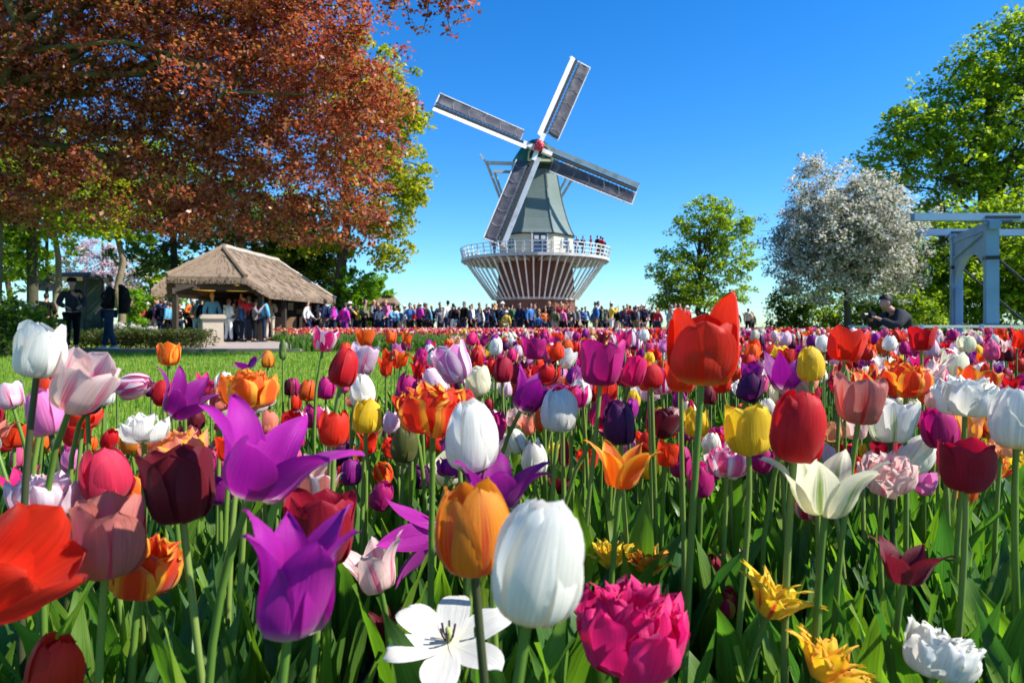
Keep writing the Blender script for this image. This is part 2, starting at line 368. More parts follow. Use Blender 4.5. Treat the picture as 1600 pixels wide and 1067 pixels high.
# hanging spray belongs to the beech: one more branch with its leaves
def spray():
    rs = np.random.RandomState(8); b = MB()
    beech = bpy.data.objects['copper_beech']; off = np.array(beech.location)
    ends = [at(600, 28, 12.6), at(640, 38, 12.5), at(662, 45, 12.4), at(705, 50, 12.3), at(722, 30, 12.2), at(738, 8, 12.2), at(690, 15, 12.4), at(615, 8, 12.6), at(655, 8, 12.6)]
    root = at(470, -160, 13.6); cen = []; cr = []
    main = smoothpath(root-Vector(off), at(690, -40, 12.4)-Vector(off), 7, .02, rs, .05)
    b.tube(main, [.06-.007*i for i in range(7)], 6)
    for e in ends:
        e = np.array(e)-off; j = 6 if e[0] > main[5][0] else 5
        q = smoothpath(main[j], e, 6, .04, rs, .05); b.tube(q, [.018-.0025*i for i in range(6)], 4)
        for m in range(1, 6): cen.append(q[m]); cr.append(.17)
    b.build('overhanging_branch', bark_d, beech, True)
    o = link('overhanging_leaves', crown_mesh('overhanging_leaves', np.array(cen), np.array(cr), 16, .10, copper, rs, .6, .4, hang=.35), beech); o['kind'] = 'stuff'
spray()
tree('lime_tree', 'tall yellow-green tree rising behind the copper beech beside the open sky', 'tree', (xat(521, 34), 34), 11.5, .30,
     [E(590, 300, 34, 2.7, 2.6, 2.5), E(575, 190, 34, 3.0, 2.7, 2.7), E(618, 150, 34, 1.3, 1.6, 1.6), E(640, 205, 34, 1.15, 1.4, 1.5), E(640, 290, 34, 1.0, 1.4, 1.2), E(612, 385, 34, 1.2, 1.4, 1.4), E(560, 120, 34, 2.2, 2.6, 2.0), E(480, 390, 34.5, 2.6, 2.6, 1.9)],
     620, 42, .21, (.3, .62), green2, bark_d, 12, .6, 40, .55, .5, lean=(1.2, 0), hang=.3)
tree('maple_tree', 'rounded green tree standing alone between the windmill and the white blossom', 'tree', (xat(1093, 45), 45), 7.0, .22,
     [E(1100, 345, 45, 2.3, 2.2, 1.7), E(1070, 420, 45, 2.4, 2.2, 1.7), E(1140, 400, 45, 2.0, 2, 1.9), E(1100, 460, 45, 3.2, 2.4, 1.0), E(1050, 470, 45, 1.6, 1.6, .8), E(1145, 350, 45, 1.5, 1.5, 1.3)],
     430, 44, .20, (.35, .65), green1, bark_d, 21, .55, 50, .6, .3)
tree('beech_tree', 'tallest light green tree behind the drawbridge, cut by the picture edge', 'tree', (xat(1545, 31), 31), 11, .35,
     [E(1560, 200, 31, 3.2, 3, 3.4), E(1470, 230, 31, 2.8, 2.6, 2.4), E(1570, 90, 31, 1.9, 2, 1.9), E(1500, 130, 31, 1.3, 2, 1.2), E(1420, 200, 31, 1.5, 2, 1.1), E(1530, 330, 31, 3.4, 3, 2.2), E(1660, 120, 31, 3, 3, 3.6), E(1400, 260, 31, 2.0, 2, 1.2), E(1590, 60, 31, 1.0, 1, 1.6)],
     1000, 40, .19, (.3, .7), green1, bark_d, 31, .6, 60, .6, .3)
tree('hornbeam_tree', 'lower green tree right behind the blue arch of the drawbridge', 'tree', (xat(1470, 27), 27), 5.5, .2,
     [E(1480, 400, 27, 2.3, 2, 1.9), E(1580, 400, 27, 2.4, 2, 2.0), E(1440, 460, 27, 1.8, 1.6, 1.2), E(1540, 475, 27, 2.6, 1.6, 1.1), E(1640, 440, 27, 2.2, 2, 1.8), E(1500, 440, 27.5, 3.0, 1.5, 1.7), E(1590, 350, 28, 2.0, 1.5, 1.5)],
     1150, 42, .16, (.3, .55), green1, bark_d, 37, .55, 50, .6, .3)
tree('blossom_tree', 'round crab apple covered in greyish white blossom beside the drawbridge', 'tree', (xat(1323, 22), 22), 3.6, .13,
     [E(1320, 370, 22, 2.3, 2.1, 1.75), E(1320, 375, 22, 1.7, 1.5, 1.3), E(1310, 320, 22, 1.7, 1.6, 1.25), E(1350, 330, 22, 1.5, 1.5, 1.2), E(1290, 430, 22, 1.7, 1.6, 1.0), E(1370, 410, 22, 1.35, 1.5, 1.2), E(1270, 255, 22.4, .45, .5, .42), E(1262, 262, 22.4, .5, .4, .3), E(1235, 390, 22, .9, 1, 1.0), E(1420, 445, 22, .5, .8, .5)],
     1500, 44, .092, (.18, .34), blossom, bark_d, 41, .6, 60, .7, .2, mi2=.30, mats=[blossom, twigl], crownname='crown')
bl = [('hedge_bush', 1235, 478, 26, 1.1, .9, green3, 'dark green bush at the sky edge under the white blossom'),
      ('hedge_bush', 1290, 480, 25.6, 1.3, .95, green1, 'mid green bush behind the trunk of the blossom tree'),
      ('hedge_bush', 1372, 482, 25.2, 1.3, .95, green3, 'bush behind the crouching photographer'),
      ('hedge_bush', 1430, 490, 24.8, 1.1, .85, green1, 'bush between the photographer and the blue arch')]
def bush(name, px, py, d, rx, rz, m, label, seed, size=.11, n=130, cat='bush', group=None, nper=40):
    x = xat(px, d); z = zat(py, d)
    return tree(name, label, cat, (x, d), max(z, .2), .05, [(x, d, z, rx, rx*.8, rz), (x, d, z*.5, rx*.9, rx*.7, max(z*.5, .12))], n, nper, size, (.12, .3), m, bark_d, seed, .5, 14, .8, 0, limbs_from=.1, group=group)
for i, b in enumerate(bl): bush(*b[:8], seed=60+i, group='bushes behind the blossom tree')
# trees behind the lawn on the left
def ltree(name, label, px, d, h, r, blobs, lm, bark, seed, n=240, ls=.17, nper=34, lean=(0, 0)):
    return tree(name, label, 'tree', (xat(px, d), d), h, r, blobs, n, nper, ls, (.25, .6), lm, bark, seed, .5, 24, .6, .3, lean=lean)
ltree('park_tree', 'dark trunked tree between the mossy trunk and the loudspeaker post', 48, 20, 7.5, .17, [E(60, 300, 20, 2.2, 2, 1.6), E(20, 400, 20, 1.1, 1.2, .8)], green1, bark_d, 71)
ltree('park_tree', 'pale trunked tree just behind the loudspeaker post', 84, 23, 8, .12, [E(110, 290, 23, 2.4, 2, 1.7), E(140, 345, 23, 1.2, 1.2, .5)], green2, bark_l, 72, 200)
ltree('park_tree', 'slim pale trunked tree between the two walking men and the pavilion', 187, 25, 8, .14, [E(190, 270, 25, 2.6, 2, 1.8), E(215, 350, 25, 1.3, 1.2, .7)], green1, bark_l, 73, 200)
ltree('park_tree', 'dark forked tree just behind the peak of the thatched roof', 270, 34, 9.5, .22, [E(280, 300, 34, 3.4, 3, 2.4), E(235, 400, 34, 1.8, 2, 1.1), E(330, 360, 34, 1.8, 2, 1.3)], green3, bark_d, 74, 300, .22)
ltree('park_tree', 'green tree behind the ridge of the thatched pavilion', 375, 38, 9.5, .2, [E(390, 330, 38, 3.4, 3, 2.4), E(430, 400, 38, 2.4, 2, 1.4)], green1, bark_d, 75, 300, .22)
ltree('park_tree', 'dark green tree behind the lower end of the thatched roof', 452, 36, 8, .2, [E(470, 370, 36, 2.8, 2.4, 1.9), E(500, 430, 36, 1.5, 2, 1.2), E(440, 420, 36, 1.6, 2, 1.2)], green3, bark_d, 76, 300, .22)
ltree('park_tree', 'far leafy green tree showing beyond the left picture edge trunks', 15, 42, 9, .2, [E(30, 400, 42, 3.4, 3, 2.4), E(-30, 380, 42, 3, 3, 3)], green1, bark_d, 77, 260, .24)
ltree('park_tree', 'far thin leaved tree behind the people near the low hedge', 235, 46, 8, .18, [E(225, 440, 46, 2.4, 2, 2.0), E(270, 430, 46, 2, 2, 2.0), E(205, 465, 46, 1.6, 2, 1)], green1, bark_d, 78, 180, .24)
ltree('cherry_tree', 'cherry tree in pale pink blossom far behind the walking men', 160, 44, 6, .15, [E(150, 400, 44, 2.2, 2, 1.5), E(190, 430, 44, 1.6, 1.6, 1.2), E(120, 440, 44, 1.4, 1.6, 1)], pinkblo, bark_d, 79, 170, .16)
bush('round_bush', 552, 447, 34, 1.35, 1.05, bright, 'bright lime green bush beside the end of the thatched roof', 81, .16, 150)
bush('round_bush', 590, 455, 36, .9, .8, bright, 'smaller lime green bush beside the first one, nearer the open sky', 82, .16, 90)
bush('round_bush', 210, 470, 27, .6, .45, bright, 'small lime green bush behind the people left of the pavilion', 83, .11, 60)
bush('laurel_bush', 18, 508, 14.3, .75, .5, green1, 'leafy bush at the foot of the mossy beech trunk', 84, .09, 130)
bush('laurel_bush', 55, 520, 14.9, .5, .38, green2, 'low bush with pale buds next to the three men in dark jackets', 85, .08, 90)
bush('laurel_bush', -30, 500, 13.0, .8, .6, green3, 'dark bush cut off by the picture edge', 86, .09, 110)
# low hedge in front of the people
hedgem = leafmat('hedge_leaf', [(.03, .05, .012), (.06, .10, .015), (.10, .13, .03), (.12, .07, .04)], .35, (1.4, 1.5, .7))
rs = np.random.RandomState(90)
hx0, hx1 = xat(118, 18.6), xat(322, 18.6)
t = empty('clipped_hedge', ((hx0+hx1)/2, 18.7, 0)); tag(t, 'low clipped hedge of small reddish green leaves along the path before the stone pillar', 'hedge')
nC = 520; cen = np.stack([hx0+(hx1-hx0)*rs.rand(nC)-(hx0+hx1)/2, rs.rand(nC)*1.1-.55, .06+.40*rs.rand(nC)**.7], 1)
o = link('foliage', crown_mesh('foliage', cen, np.full(nC, .13), 34, .06, hedgem, rs, .9), t); o['kind'] = 'stuff'
tb = MB()
for k in range(26):
    x = hx0+(hx1-hx0)*(k+.5)/26-(hx0+hx1)/2; tb.tube([(x, 0, 0), (x+.03, .02, .2), (x-.02, .1, .38)], [.02, .014, .006], 5)
o = tb.build('stems', bark_d, t); o['kind'] = 'stuff'
# pale flowers standing behind the hedge
ROSEL = ['tallest white bloom behind the hedge, next to the walking man with the backpack', 'white bloom behind the low hedge, one step from the tallest', 'low white bloom almost touching its taller neighbour behind the hedge', 'white bloom over the middle of the low hedge', 'white bloom behind the hedge closest to the stone pillar', 'pale bloom on the bush by the mossy trunk', 'middle one of three pale blooms beside the dark bushes', 'pale bloom nearest the person in black, beside the bushes']
for i, (px, py) in enumerate([(162, 500), (186, 508), (192, 514), (216, 512), (238, 514), (22, 470), (34, 478), (43, 480)]):
    d = 19.6 if px > 100 else 16.2; x = xat(px, d); z = max(zat(py, d), .3)
    f_ = empty('rose_bush', (x, d, 0)); tag(f_, ROSEL[i], 'flower plant', 'white blooms above the hedge' if px > 100 else 'pale blooms by the bushes')
    cb_ = MB(); cb_.tube([(0, 0, 0), (.02, 0, z*.5), (0, 0, z)], .012, 5); cb_.build('stem', hedgem, f_)
    r2 = np.random.RandomState(i); c_ = np.stack([r2.normal(0, .09, 5), r2.normal(0, .06, 5), z+r2.normal(0, .03, 5)], 1)
    o = link('bloom', crown_mesh('bloom', c_, np.full(5, .08), 26, .07, blossom, r2, .8), f_); o['kind'] = 'stuff'
    o = link('foliage', crown_mesh('foliage', c_*[1.3, 1.3, .6], np.full(5, .16), 30, .07, green1, r2, .9), f_); o['kind'] = 'stuff'
# ------------------------------------------------------------------ windmill
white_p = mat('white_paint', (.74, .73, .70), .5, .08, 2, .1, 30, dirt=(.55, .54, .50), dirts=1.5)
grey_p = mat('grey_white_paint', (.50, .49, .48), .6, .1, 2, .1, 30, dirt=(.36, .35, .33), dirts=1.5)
cream_p = mat('cream_boards', (.66, .60, .44), .6, .08, 2, .1, 30)
smock_m = mat('grey_green_boarding', (.155, .20, .185), .65, .12, 3, .2, 20, stretch=(1, 1, 6), dirt=(.13, .18, .16), dirts=.5)
cap_m = mat('dark_green_cap', (.015, .09, .055), .5, .2, 3)
brick_m = mat('brick_red', (.19, .075, .05), .9, .3, 9, .6, 12, dirt=(.14, .06, .045), dirts=1)
dark_m = mat('dark_timber', (.03, .028, .03), .6, .2, 4)
lattice_m = mat('sail_canvas', (.075, .07, .09), .8, .12, 5, .2, 20, dirt=(.14, .135, .15), dirts=1.5)
red_p = mat('red_paint', (.55, .02, .05), .4, .08, 3)
blue_m = mat('blue_paint_door', (.03, .08, .16), .5, .1, 3)
glass_m = mat('dark_glass', (.05, .07, .09), .12, .05, 3, spec=.6)
# brick courses and clapboards as relief
def courses(m, scale, depth=.6, dist=.03):
    nt = m.node_tree; P = nt.nodes['Principled BSDF']; tc = node(nt, 'ShaderNodeTexCoord')
    sp = node(nt, 'ShaderNodeSeparateXYZ'); nt.links.new(tc.outputs['Object'], sp.inputs[0])
    mu = node(nt, 'ShaderNodeMath', operation='MULTIPLY'); mu.inputs[1].default_value = scale; nt.links.new(sp.outputs[2], mu.inputs[0])
    fr = node(nt, 'ShaderNodeMath', operation='FRACT'); nt.links.new(mu.outputs[0], fr.inputs[0])
    b = node(nt, 'ShaderNodeBump'); b.inputs['Strength'].default_value = depth; b.inputs['Distance'].default_value = dist
    nt.links.new(fr.outputs[0], b.inputs['Height']); nt.links.new(b.outputs[0], P.inputs['Normal'])
courses(smock_m, 5.0); courses(cream_p, 5.0, .5, .02)
MD = 58.0; MX = xat(836, MD)
mill = empty('windmill', (MX, MD, 0)); tag(mill, 'tall Dutch windmill with white railed gallery, grey-green tower and four sails above the crowd', 'windmill')
OFF = .5+.06   # octagon: a face towards the camera
def oct_(r, z): return (r, z)
b = MB(); b.rings([(3.62, 0), (3.5, 2.9), (3.25, 6.05)], 8, OFF); base_ = b.build('base', brick_m, mill)
def mill_win(parent, ang, z, w, h, rad, name='window'):
    n_ = Vector((math.cos(ang), math.sin(ang), 0)); s_ = Vector((-n_.y, n_.x, 0)); c = n_*rad+Vector((0, 0, z)); rot = Matrix((s_, n_, Vector((0, 0, 1)))).transposed()
    b = MB(); b.cur = 0
    for dx in (-1, 1): b.box(c+s_*dx*w/2, (.1, .12, h+.1), rot)
    for dz in (-1, 0, 1): b.box(c+Vector((0, 0, dz*h/2)), (w-.1, .09, .09), rot)
    b.box(c, (.05, .08, h-.1), rot)
    o = b.build(name, white_p, parent); p = MB(); p.box(c-n_*.01, (w-.1, .06, h-.08), rot); p.build('pane', glass_m, o)
for k, a in enumerate([-90+5, -135+5, -45+5]):
    mill_win(mill, R(a), 4.3, .8, 1.1, 2.98)
# stone band between base and struts
b = MB(); b.rings([(3.62, 2.78), (3.62, 2.98)], 8, OFF); b.build('stone_band', grey_p, mill)
# gallery deck, struts, rails
NG = 56
b = MB(); b.rings([(6.15, 6.08), (6.2, 6.22)], 32); deck = b.build('gallery_deck', mat('gallery_timber', (.26, .20, .14), .8, .2, 3), mill)
b = MB(); b.rings([(6.2, 6.02), (6.28, 6.02), (6.28, 6.25), (6.2, 6.25)], 32, caps=False); b.build('deck_edge', grey_p, mill)
for k in range(NG):
    a = 2*math.pi*(k+.5)/NG; c, s = math.cos(a), math.sin(a)
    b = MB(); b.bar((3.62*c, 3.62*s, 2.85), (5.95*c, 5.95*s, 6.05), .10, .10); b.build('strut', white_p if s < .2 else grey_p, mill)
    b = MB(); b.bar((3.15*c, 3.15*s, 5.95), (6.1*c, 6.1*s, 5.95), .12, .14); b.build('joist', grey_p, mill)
    b = MB(); b.bar((6.08*c, 6.08*s, 6.0), (6.34*c, 6.34*s, 7.12), .08, .08); b.build('rail_post', white_p, mill)
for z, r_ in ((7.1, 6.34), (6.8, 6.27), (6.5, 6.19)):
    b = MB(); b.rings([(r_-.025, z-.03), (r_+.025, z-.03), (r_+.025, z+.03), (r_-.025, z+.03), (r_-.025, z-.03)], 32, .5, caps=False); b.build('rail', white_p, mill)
# cream lower body
b = MB(); b.rings([(3.38, 6.22), (3.3, 8.2)], 8, OFF); body = b.build('lower_body', cream_p, mill)
n0 = R(-90+5)
def onface(ang, rad, z): return (math.cos(ang)*rad, math.sin(ang)*rad, z)
b = MB(); nn = Vector((math.cos(n0), math.sin(n0), 0)); ss = Vector((-nn.y, nn.x, 0)); rot = Matrix((ss, nn, Vector((0, 0, 1)))).transposed()
b.box(nn*3.12+Vector((0, 0, 7.15)), (1.1, .12, 1.86), rot); door = b.build('door', blue_m, mill)
for dx in (-.27, .27):
    for dz in (7.75, 7.35):
        b = MB(); b.box(nn*3.19+ss*dx+Vector((0, 0, dz)), (.36, .05, .3), rot); b.build('pane', white_p if dz > 7.5 else glass_m, door)
for dx in (-.62, .62):
    b = MB(); b.box(nn*3.12+ss*dx+Vector((0, 0, 7.2)), (.12, .18, 1.96), rot); b.build('door_post', white_p, mill)
for a in (-90+5+45, -90+5-45): mill_win(mill, R(a), 7.3, .7, .9, 3.08)
# flared smock tower with corner boards
prof = [(3.42, 8.12), (3.2, 8.5), (2.85, 9.4), (2.5, 10.6), (2.2, 11.9), (1.95, 13.2), (1.86, 13.7)]
b = MB(); b.rings(prof, 8, OFF); b.build('smock_tower', smock_m, mill)
for k in range(8):
    a = 2*math.pi*(k+OFF)/8; b = MB()
    for (r1, z1), (r2, z2) in zip(prof[:-1], prof[1:]): b.bar((r1*math.cos(a), r1*math.sin(a), z1), (r2*math.cos(a), r2*math.sin(a), z2+.02), .12, .10)
    b.build('corner_board', smock_m, mill)
b = MB(); b.rings([(3.5, 8.06), (3.5, 8.16)], 8, OFF); b.build('tower_skirt', dark_m, mill)
# cap: a boat shape whose front faces the camera
YAW = R(8)
cap = MB(); sec = []
for i, (y, w, h_, z0) in enumerate([(-2.35, .95, 1.35, 14.15), (-2.0, 1.35, 1.95, 13.9), (-1.0, 1.85, 2.5, 13.75), (.4, 2.0, 2.45, 13.7), (1.8, 1.65, 1.9, 13.75), (2.7, .9, 1.2, 13.9)]):
    ring = []
    for k in range(11):
        t = k/10; a = math.pi*t; x = w*math.cos(a)*(1-.25*math.sin(a)**2); z = z0+h_*math.sin(a)**.75
        ring.append((x, y, z))
    sec.append(ring)
vs = [p for r_ in sec for p in r_]; n = 11
fs = [(i*n+k, i*n+k+1, (i+1)*n+k+1, (i+1)*n+k) for i in range(5) for k in range(n-1)]+[((i+1)*n, (i+1)*n+n-1, i*n+n-1, i*n) for i in range(5)]
fs += [tuple(range(n)), tuple(5*n+k for k in range(n))[::-1]]
RZ = Matrix.Rotation(YAW, 3, 'Z')
cap.add([RZ @ Vector(p) for p in vs], fs); capo = cap.build('cap', cap_m, mill)
b = MB()   # white trim arch on the cap front
for k in range(10):
    a0, a1 = math.pi*k/10, math.pi*(k+1)/10
    f_ = lambda a: RZ @ Vector((1.0*math.cos(a)*(1-.25*math.sin(a)**2), -2.42, 14.12+1.42*math.sin(a)**.75))
    b.bar(f_(a0), f_(a1), .10, .16)
b.bar(RZ @ Vector((-1.0, -2.42, 14.12)), RZ @ Vector((1.0, -2.42, 14.12)), .1, .18); b.build('cap_trim', cream_p, capo)
b = MB(); b.rings([(1.98, 13.62), (2.02, 13.86)], 16); b.build('curb_ring', dark_m, mill)
# tail frame: long and short cross beams, braces, tail pole
b = MB(); beams = [((-4.3, -.6, 14.2), (3.9, -.6, 14.2), .26), ((-3.4, 1.6, 14.0), (3.4, 1.6, 14.0), .22)]
for p, q, w in beams: o = MB(); o.bar(RZ @ Vector(p), RZ @ Vector(q), w, w); o.build('cross_beam', grey_p, mill)
tail = Vector((0, 6.2, 6.9))
for p in ((-4.2, -.6, 14.2), (3.8, -.6, 14.2), (-3.3, 1.6, 14), (3.3, 1.6, 14)):
    o = MB(); o.bar(RZ @ Vector(p), RZ @ tail, .16, .16); o.build('brace', grey_p, mill)
o = MB(); o.bar(RZ @ Vector((0, 2.2, 14.2)), RZ @ tail, .3, .3); o.build('tail_pole', grey_p, mill)
o = MB(); o.bar(RZ @ Vector((-4.3, -.65, 14.25)), RZ @ Vector((-4.75, -.65, 14.9)), .14, .14); o.build('beam_end', grey_p, mill)
# rotor
HUB = Vector((xat(838, MD)-MX, -3.1, zat(233, MD-3)))
tilt = R(10); yaw = R(9)
Nn = (Matrix.Rotation(yaw, 3, 'Z') @ Matrix.Rotation(-tilt, 3, 'X')) @ Vector((0, -1, 0)); Nn.normalize()
e1 = Vector((0, 0, 1)).cross(-Nn).normalized()*-1; e1 = Vector((1, 0, 0)) if e1.length < .1 else e1
if e1.x < 0: e1 = -e1
e2 = e1.cross(-Nn).normalized()
if e2.z < 0: e2 = -e2
o = MB(); o.bar(HUB+Nn*.5, HUB-Nn*1.6, .62, .62); o.build('windshaft', dark_m, mill)
bm = bmesh.new(); bmesh.ops.create_uvsphere(bm, u_segments=16, v_segments=10, radius=.42)
me = bpy.data.meshes.new('hub'); bm.to_mesh(me); bm.free(); me.polygons.foreach_set('use_smooth', [True]*len(me.polygons)); hub = link('hub', me, mill, HUB+Nn*.62, red_p)
o = MB()
for k in range(8):
    a = 2*math.pi*k/8; o.bar(HUB+Nn*.98-HUB-Nn*.62+(e1*math.cos(a)+e2*math.sin(a))*.02, Nn*.36+(e1*math.cos(a)+e2*math.sin(a))*.28-Nn*.08, .09, .05)
o.build('star', white_p, hub)
for ang, Ls in ((66.0, 8.55), (158.6, 8.85), (-21.5, 8.75), (-112.5, 8.75)):
    a = R(ang); dr = (e1*math.cos(a)+e2*math.sin(a)); cc = (-e1*math.sin(a)+e2*math.cos(a))       # cc: anticlockwise side seen from the front
    off = Nn*(.25 if ang in (66.0, -112.5) else -.05); C0 = HUB+off
    o = MB(); o.bar(C0, C0+dr*Ls, .24, .2, up=Nn); sail = o.build('sail_stock', dark_m, mill)
    o = MB(); o.bar(C0+dr*.25, C0+dr*1.25, .36, .32, up=Nn); o.build('stock_root', white_p, sail)
    # white leading board, pitched
    nb = (cc*math.cos(R(24))+Nn*math.sin(R(24))); up = nb.cross(dr).normalized()
    o = MB(); o.bar(C0+dr*.9+nb*.36+Nn*.05, C0+dr*Ls+nb*.36+Nn*.05, .40, .035, up=up); o.build('wind_board', white_p, sail)
    # lattice
    def latt(rr, w):     # twist grows towards the hub
        tw = R(20-14*(rr/Ls)); sd_ = (-cc*math.cos(tw)+Nn*math.sin(tw)*-1); return C0+dr*rr+sd_*w
    W = 1.3; r0 = 1.55; nbk = 22
    V = []; m_ = 25
    for i in range(m_):
        rr = r0+(Ls-r0)*i/(m_-1)
        for j in range(7):
            w = .30+(W-.34)*j/6; sag = .10*math.sin(math.pi*j/6)*(1+.25*math.sin(i*1.3+j)); V.append(latt(rr, w)+Nn*(.05-sag*.7))
    Fc = [(i*7+j, i*7+j+1, (i+1)*7+j+1, (i+1)*7+j) for i in range(m_-1) for j in range(6)]
    o = MB(); o.add(V, Fc); cv = o.build('sail_canvas', lattice_m, sail, smooth=True)
    sm = cv.modifiers.new('thick', 'SOLIDIFY'); sm.thickness = .02
    for i in range(nbk):
        rr = r0+(Ls-r0)*i/(nbk-1)
        o = MB(); o.bar(latt(rr, .0)-Nn*.12, latt(rr, W+.03)-Nn*.12, .06, .05, up=Nn); o.build('lattice_bar', grey_p, sail)
    for w in (W, .72, .30):
        o = MB()
        for i in range(12):
            ra, rb = r0+(Ls-r0)*i/12, r0+(Ls-r0)*(i+1)/12; o.bar(latt(ra, w)+Nn*(.06 if w == W else -.16), latt(rb, w)+Nn*(.06 if w == W else -.16), .07 if w == W else .04, .06, up=Nn)
        o.build('edge_rail', white_p if w == W else grey_p, sail)
    for i in range(5):   # loops of rolled cloth and rope across the canvas
        rr = r0+.4+(Ls-r0-.6)*i/5; o = MB(); o.tube([latt(rr, .32)+Nn*.07, latt(rr+.25, .8)+Nn*.02, latt(rr+.1, W-.05)+Nn*.08], .012, 4); o.build('rope', grey_p, sail)
    o = MB(); o.bar(latt(Ls, 0)+cc*.62, latt(Ls, W+.04), .09, .09, up=Nn); o.build('sail_tip', white_p, sail)
# ------------------------------------------------------------------ thatched pavilion
thatch = mat('thatch', (.235, .172, .12), .95, .16, 9, .4, 60, stretch=(1, 1, .3), dirt=(.20, .145, .10), dirts=.9)
ridge_m = mat('pale_ridge_thatch', (.42, .35, .29), .95, .2, 5, .8, 30)
pav_c = Vector((-10.6, 28.5, 0)); pav = empty('thatched_pavilion', pav_c); tag(pav, 'open timber pavilion with a big hipped thatched roof and people gathered under it', 'pavilion')
apn = at(348, 387, 26.3); apf = at(433, 408, 31.9); apf.z = apn.z
hL = at(260, 431, 24.3); hR = at(384, 431, 25.0); hR.z = hL.z
lowLn = at(236, 451, 23.6); lowRn = at(421, 456, 25.6); lowRn.z = lowLn.z
lowRf = at(524, 468, 32.8); lowRf.z = lowLn.z; lowLf = lowRf+(lowLn-lowRn)+Vector((.2, .3, 0))
T_ = .26
def rel(p): return p-pav_c
def subq(a, b, c, d, nu, nv, wob, rs):
    vs = []
    for i in range(nu+1):
        for j in range(nv+1):
            u, v = i/nu, j/nv; p = (a*(1-u)+b*u)*(1-v)+(d*(1-u)+c*u)*v
            vs.append(p)
    return vs, [(i*(nv+1)+j, (i+1)*(nv+1)+j, (i+1)*(nv+1)+j+1, i*(nv+1)+j+1) for i in range(nu) for j in range(nv)]
b = MB()
def slope(mb, pts):
    up = [rel(p) for p in pts]; lo = [p-Vector((0, 0, T_)) for p in up]; n = len(up)
    mb.add(up+lo, [tuple(range(n)), tuple(range(n, 2*n))[::-1]]+[(i, i+n, (i+1) % n+n, (i+1) % n) for i in range(n)])
slope(b, [apn, hR, lowRn, lowRf, apf]); slope(b, [apn, apf, lowLf, lowLn, hL]); slope(b, [apn, hL, hR]); slope(b, [apf, lowRf, lowLf])
rf = b.build('roof', thatch, pav)
rf_rs = np.random.RandomState(3); o = MB()     # ragged reed ends along the eaves and tufts over the slopes
for (p, q) in ((hL, hR), (hR, lowRn), (lowRn, lowRf), (hL, lowLn), (lowLn, lowLf)):
    L_ = (q-p).length
    for k in range(int(L_*70)):
        u = rf_rs.rand(); c_ = rel(p+(q-p)*u)+Vector((rf_rs.normal(0, .015), rf_rs.normal(0, .015), -rf_rs.uniform(.1, T_))); o.bar(c_+Vector((0, 0, .04)), c_+Vector((rf_rs.normal(0, .03), -.03, -rf_rs.uniform(.0, .03))), .014, .014)
def tufts(a, b_, c_, d_, n_):
    for k in range(n_):
        u, v = rf_rs.rand(), rf_rs.rand(); P0 = rel((a*(1-u)+b_*u)*(1-v)+(d_*(1-u)+c_*u)*v); dn = ((d_*(1-u)+c_*u)-(a*(1-u)+b_*u)).normalized()
        o.bar(P0+Vector((0, 0, .012)), P0+dn*rf_rs.uniform(.12, .3)+Vector((0, 0, .012+rf_rs.uniform(0, .02))), .02, .012)
tufts(apn, apf, lowRf, lowRn, 400); tufts(apn, apn, hR, hL, 120)
o = o.build('reed_ends', thatch, rf); o['kind'] = 'stuff'
for (p, q) in ((apn, apf), (apn, hR), (apn, hL), (apf, lowRf)):
    o = MB(); w = .3 if q is apf else .2
    n_ = 9; o.tube([rel(p+(q-p)*i/n_)+Vector((0, 0, .03+.012*math.sin(i*2.3))) for i in range(n_+1)], w*.45, 7); 
    o.build('ridge', ridge_m if q in (apf, lowRf) else thatch, rf)
ztop = lowLn.z-.05
def corner(fx, fy): return rel(lowLn*(1-fx)*(1-fy)+lowRn*fx*(1-fy)+lowRf*fx*fy+lowLf*(1-fx)*fy)
timb = mat('dark_oak_timber', (.055, .042, .032), .8, .25, 4)
for fx, fy in ((.13, .06), (.87, .06), (.13, .35), (.87, .35), (.13, .65), (.87, .65), (.13, .93), (.87, .93)):
    p = corner(fx, fy); o = MB(); o.bar((p.x, p.y, 0), (p.x, p.y, ztop+.1), .16, .16); o.build('post', timb, pav)
for (f1, f2) in (((.13, .02), (.13, .96)), ((.87, .02), (.87, .96))):
    p, q = corner(*f1), corner(*f2); p.z = q.z = ztop; o = MB(); o.bar(p, q, .16, .2); o.build('wall_plate', timb, pav)
for f in (.06, .35, .65, .93):
    p, q = corner(.13, f), corner(.87, f); p.z = q.z = ztop+.16; o = MB(); o.bar(p, q, .15, .18); o.build('tie_beam', timb, pav)
p, q = corner(.13, .04), corner(.87, .04); h_ = rel(hL).z-.3
for (a_, c_) in ((p, q), (q, p)):
    o = MB(); o.bar(Vector((a_.x, a_.y, ztop)), Vector((a_.x+(c_.x-a_.x)*.24, a_.y+(c_.y-a_.y)*.24, h_)), .12, .12); o.build('brace', timb, pav)
pL, qL = corner(.1, .70), corner(.9, .70); o = MB(); o.bar(Vector((pL.x, pL.y, .95)), Vector((qL.x, qL.y, .95)), .1, 1.9); o.build('back_wall', timb, pav)
pL, qL = corner(.1, .94), corner(.9, .94); o = MB(); o.bar(Vector((pL.x, pL.y, .95)), Vector((qL.x, qL.y, .95)), .1, 1.9); o.build('back_wall', timb, pav)  # second wall, added to block the sky view and keep the interior dark
pL, qL = corner(.1, .36), corner(.1, .94); o = MB(); o.bar(Vector((pL.x, pL.y, .95)), Vector((qL.x, qL.y, .95)), .1, 1.9); o.build('dark_side_infill', timb, pav)  # added infill: shuts out the sky so the open interior reads dark
o = MB(); pL, qL = corner(.2, .6), corner(.8, .6); o.bar(Vector((pL.x, pL.y, .5)), Vector((qL.x, qL.y, .5)), .5, 1.0); o.build('counter', mat('counter_wood', (.22, .12, .06), .6, .2, 4), pav)
